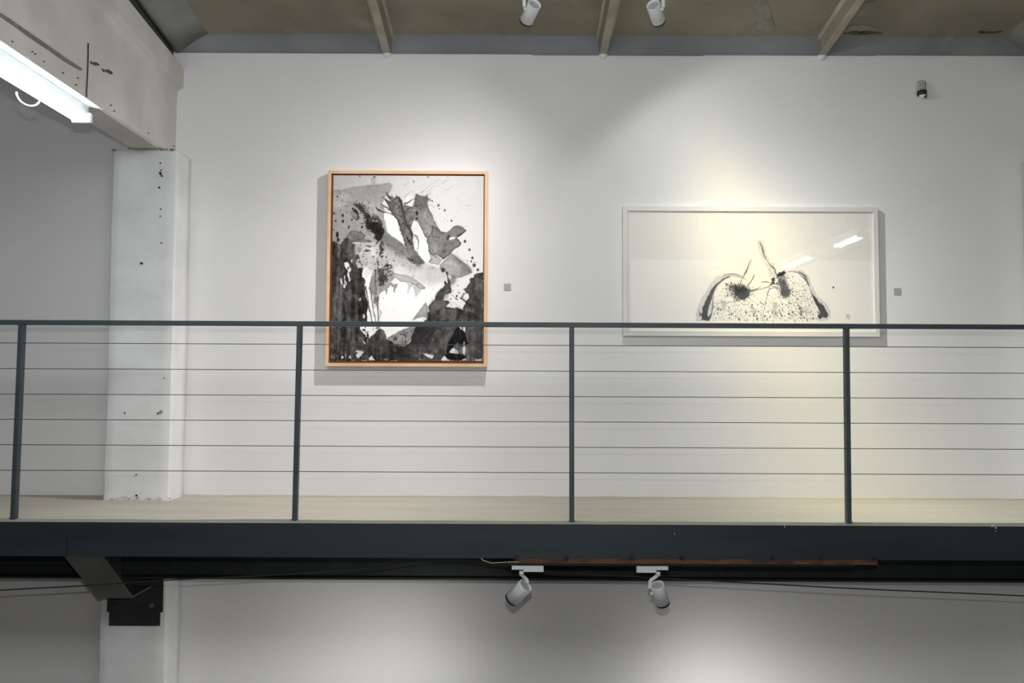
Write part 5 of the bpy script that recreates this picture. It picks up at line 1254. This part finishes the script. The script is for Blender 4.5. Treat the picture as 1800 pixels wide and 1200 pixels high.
# picture two: glazed white frame
FY2 = WY - 0.034
a = P(1095, 362, FY2); b = P(1547, 591.5, FY2)
pic2 = empty('framed_ink_drawing', ((a.x + b.x) / 2, WY, b.z), 'wide white-framed ink drawing of speckled round forms with two stems behind glass', 'painting')
bm = bmesh.new(); frame_bars(bm, a.x, b.x, b.z, a.z, 0.031, FY2, WY - 0.003); finish('frame', bm, [M_WFRAME, M_WFRAME], pic2)
PY2 = FY2 + 0.011
xa = P(1104, 370, PY2); xb = P(1540, 585.5, PY2)
boxobj('backing_board', xa.x - 0.01, xb.x + 0.01, PY2 + 0.001, WY - 0.002, xb.z - 0.01, xa.z + 0.01, M_WFRAME, pic2)
def seal(k, col):
    yy, xx = np.mgrid[0:k.h, 0:k.w]; X = xx / k.res + k.x0; Y = yy / k.res + k.y0
    r = (X > 1487) & (X < 1494.5) & (Y > 552.5) & (Y < 561.5)
    pat = ['.111.11.', '1.11111.', '1.1.11.1', '1.11.1.1', '1..1.1.1', '1.11..11', '1.1.1.1.', '1...11..', '....1.11']
    g = np.array([[c == '1' for c in row] for row in pat])
    ci = np.clip(((X - 1487) / 7.5 * 8).astype(int), 0, 7); ri = np.clip(((Y - 552.5) / 9 * 9).astype(int), 0, 8)
    ink = r & g[ri, ci]
    ink = k.blur(ink.astype(float), 0.35)[..., None]
    return col * (1 - ink * 0.8) + np.array((0.42, 0.13, 0.10)) * ink * 0.8
art_mesh('ink_drawing', painting_two(), xa.x, xb.x, xb.z, xa.z, PY2, pic2, (0.98, 1.01, 1.03), (1.0, 0.972, 0.915), 0.85, seal, 'ink_on_rice_paper')
gm = bpy.data.materials.new('picture_glass'); gm.use_nodes = True
N = gm.node_tree.nodes; L = gm.node_tree.links; N.remove(N['Principled BSDF'])
tr = N.new('ShaderNodeBsdfTransparent'); gl = N.new('ShaderNodeBsdfGlossy'); gl.inputs['Roughness'].default_value = 0.0
lw = N.new('ShaderNodeLayerWeight'); lw.inputs['Blend'].default_value = 0.5; mx = N.new('ShaderNodeMixShader')
pw = N.new('ShaderNodeMath'); pw.operation = 'POWER'; pw.inputs[1].default_value = 5.0; L.new(lw.outputs['Facing'], pw.inputs[0])
fr = N.new('ShaderNodeMath'); fr.operation = 'MULTIPLY_ADD'; fr.inputs[1].default_value = 0.96; fr.inputs[2].default_value = 0.04; L.new(pw.outputs[0], fr.inputs[0])
gn = N.new('ShaderNodeTexNoise'); gn.inputs['Scale'].default_value = 3.0; gb = N.new('ShaderNodeBump'); gb.inputs['Strength'].default_value = 0.12; gb.inputs['Distance'].default_value = 0.004
L.new(gn.outputs['Fac'], gb.inputs['Height']); L.new(gb.outputs[0], gl.inputs['Normal'])
L.new(fr.outputs[0], mx.inputs[0]); L.new(tr.outputs[0], mx.inputs[1]); L.new(gl.outputs[0], mx.inputs[2]); L.new(mx.outputs[0], N['Material Output'].inputs[0])
bm = bmesh.new(); box(bm, xa.x - 0.004, xb.x + 0.004, FY2 + 0.005, FY2 + 0.0065, xb.z - 0.004, xa.z + 0.004); finish('glass_pane', bm, gm, pic2)

# ------------------------------------------------------------------ small things on the wall
def card(px0, py0, px1, py1, label):
    a = P(px0, py0, WY - 0.004); b = P(px1, py1, WY - 0.004)
    bm = bmesh.new(); box(bm, a.x, b.x, WY - 0.004, WY, b.z, a.z, 0.0012)
    tag(finish('wall_label', bm, M_CARD), label, 'label', 'small square labels beside the pictures')
card(885.8, 498, 898.2, 510.2, 'small grey square label right of the wooden-framed painting')
card(1571, 506, 1583.4, 518.2, 'small grey square label right of the white-framed drawing')

sc_ = P(1620.5, 156, WY - 0.03)
sen = empty('wall_sensor', (sc_.x, WY, sc_.z), 'tiny white and black sensor high on the wall at the right', 'sensor')
q = lambda x, y, d=0.03: P(x, y, WY - d)
M_CLEAR = mat('pale_plastic', rgb(190, 192, 188), 0.25, spec=0.6)
bm = bmesh.new(); box(bm, q(1612.5, 160).x, q(1618, 160).x, WY - 0.024, WY, q(1612, 161).z, q(1612, 146).z, 0.003); finish('side_housing', bm, M_CLEAR, sen)
bm = bmesh.new(); tube(bm, q(1621.5, 161, 0.022), q(1621.5, 143, 0.022), 0.020, 0.018, n=18); finish('housing', bm, M_CLEAR, sen)
for px in (1618.6, 1622.3, 1626.6):
    bm = bmesh.new(); tube(bm, q(px, 161, 0.042 if px < 1625 else 0.03), q(px, 146.5, 0.042 if px < 1625 else 0.03), 0.0016 if px < 1626 else 0.0035, n=6); finish('contact_rod', bm, M_GREYST if px < 1626 else M_BLACK, sen)
bm = bmesh.new(); tube(bm, q(1620.6, 167.5, 0.026), q(1620.6, 160.2, 0.026), 0.031, n=20); finish('band', bm, M_BLACK, sen)
c0 = q(1622, 167.5, 0.026)
bm = bmesh.new(); lathe(bm, c0, (0, 0, -1), [(0, 0.023), (0.006, 0.021), (0.014, 0.014), (0.019, 0.006), (0.021, 0.0)], 18); finish('dome', bm, M_WHITEM, sen, smooth=True)
bm = bmesh.new(); lathe(bm, c0 + Vector((0.011, -0.004, -0.002)), (0.3, -0.2, -1), [(0, 0.013), (0.012, 0.011), (0.017, 0.0)], 12); finish('sensor_eye', bm, M_BLACK, sen, smooth=True)
bm = bmesh.new(); path_tube(bm, [q(1613, 150, .01), q(1612, 147, .012), q(1614, 144, .012), q(1620, 141.5, .012), q(1626, 143, .012), q(1628, 147, .012)], 0.0022); finish('bracket_wire', bm, M_GREYST, sen)
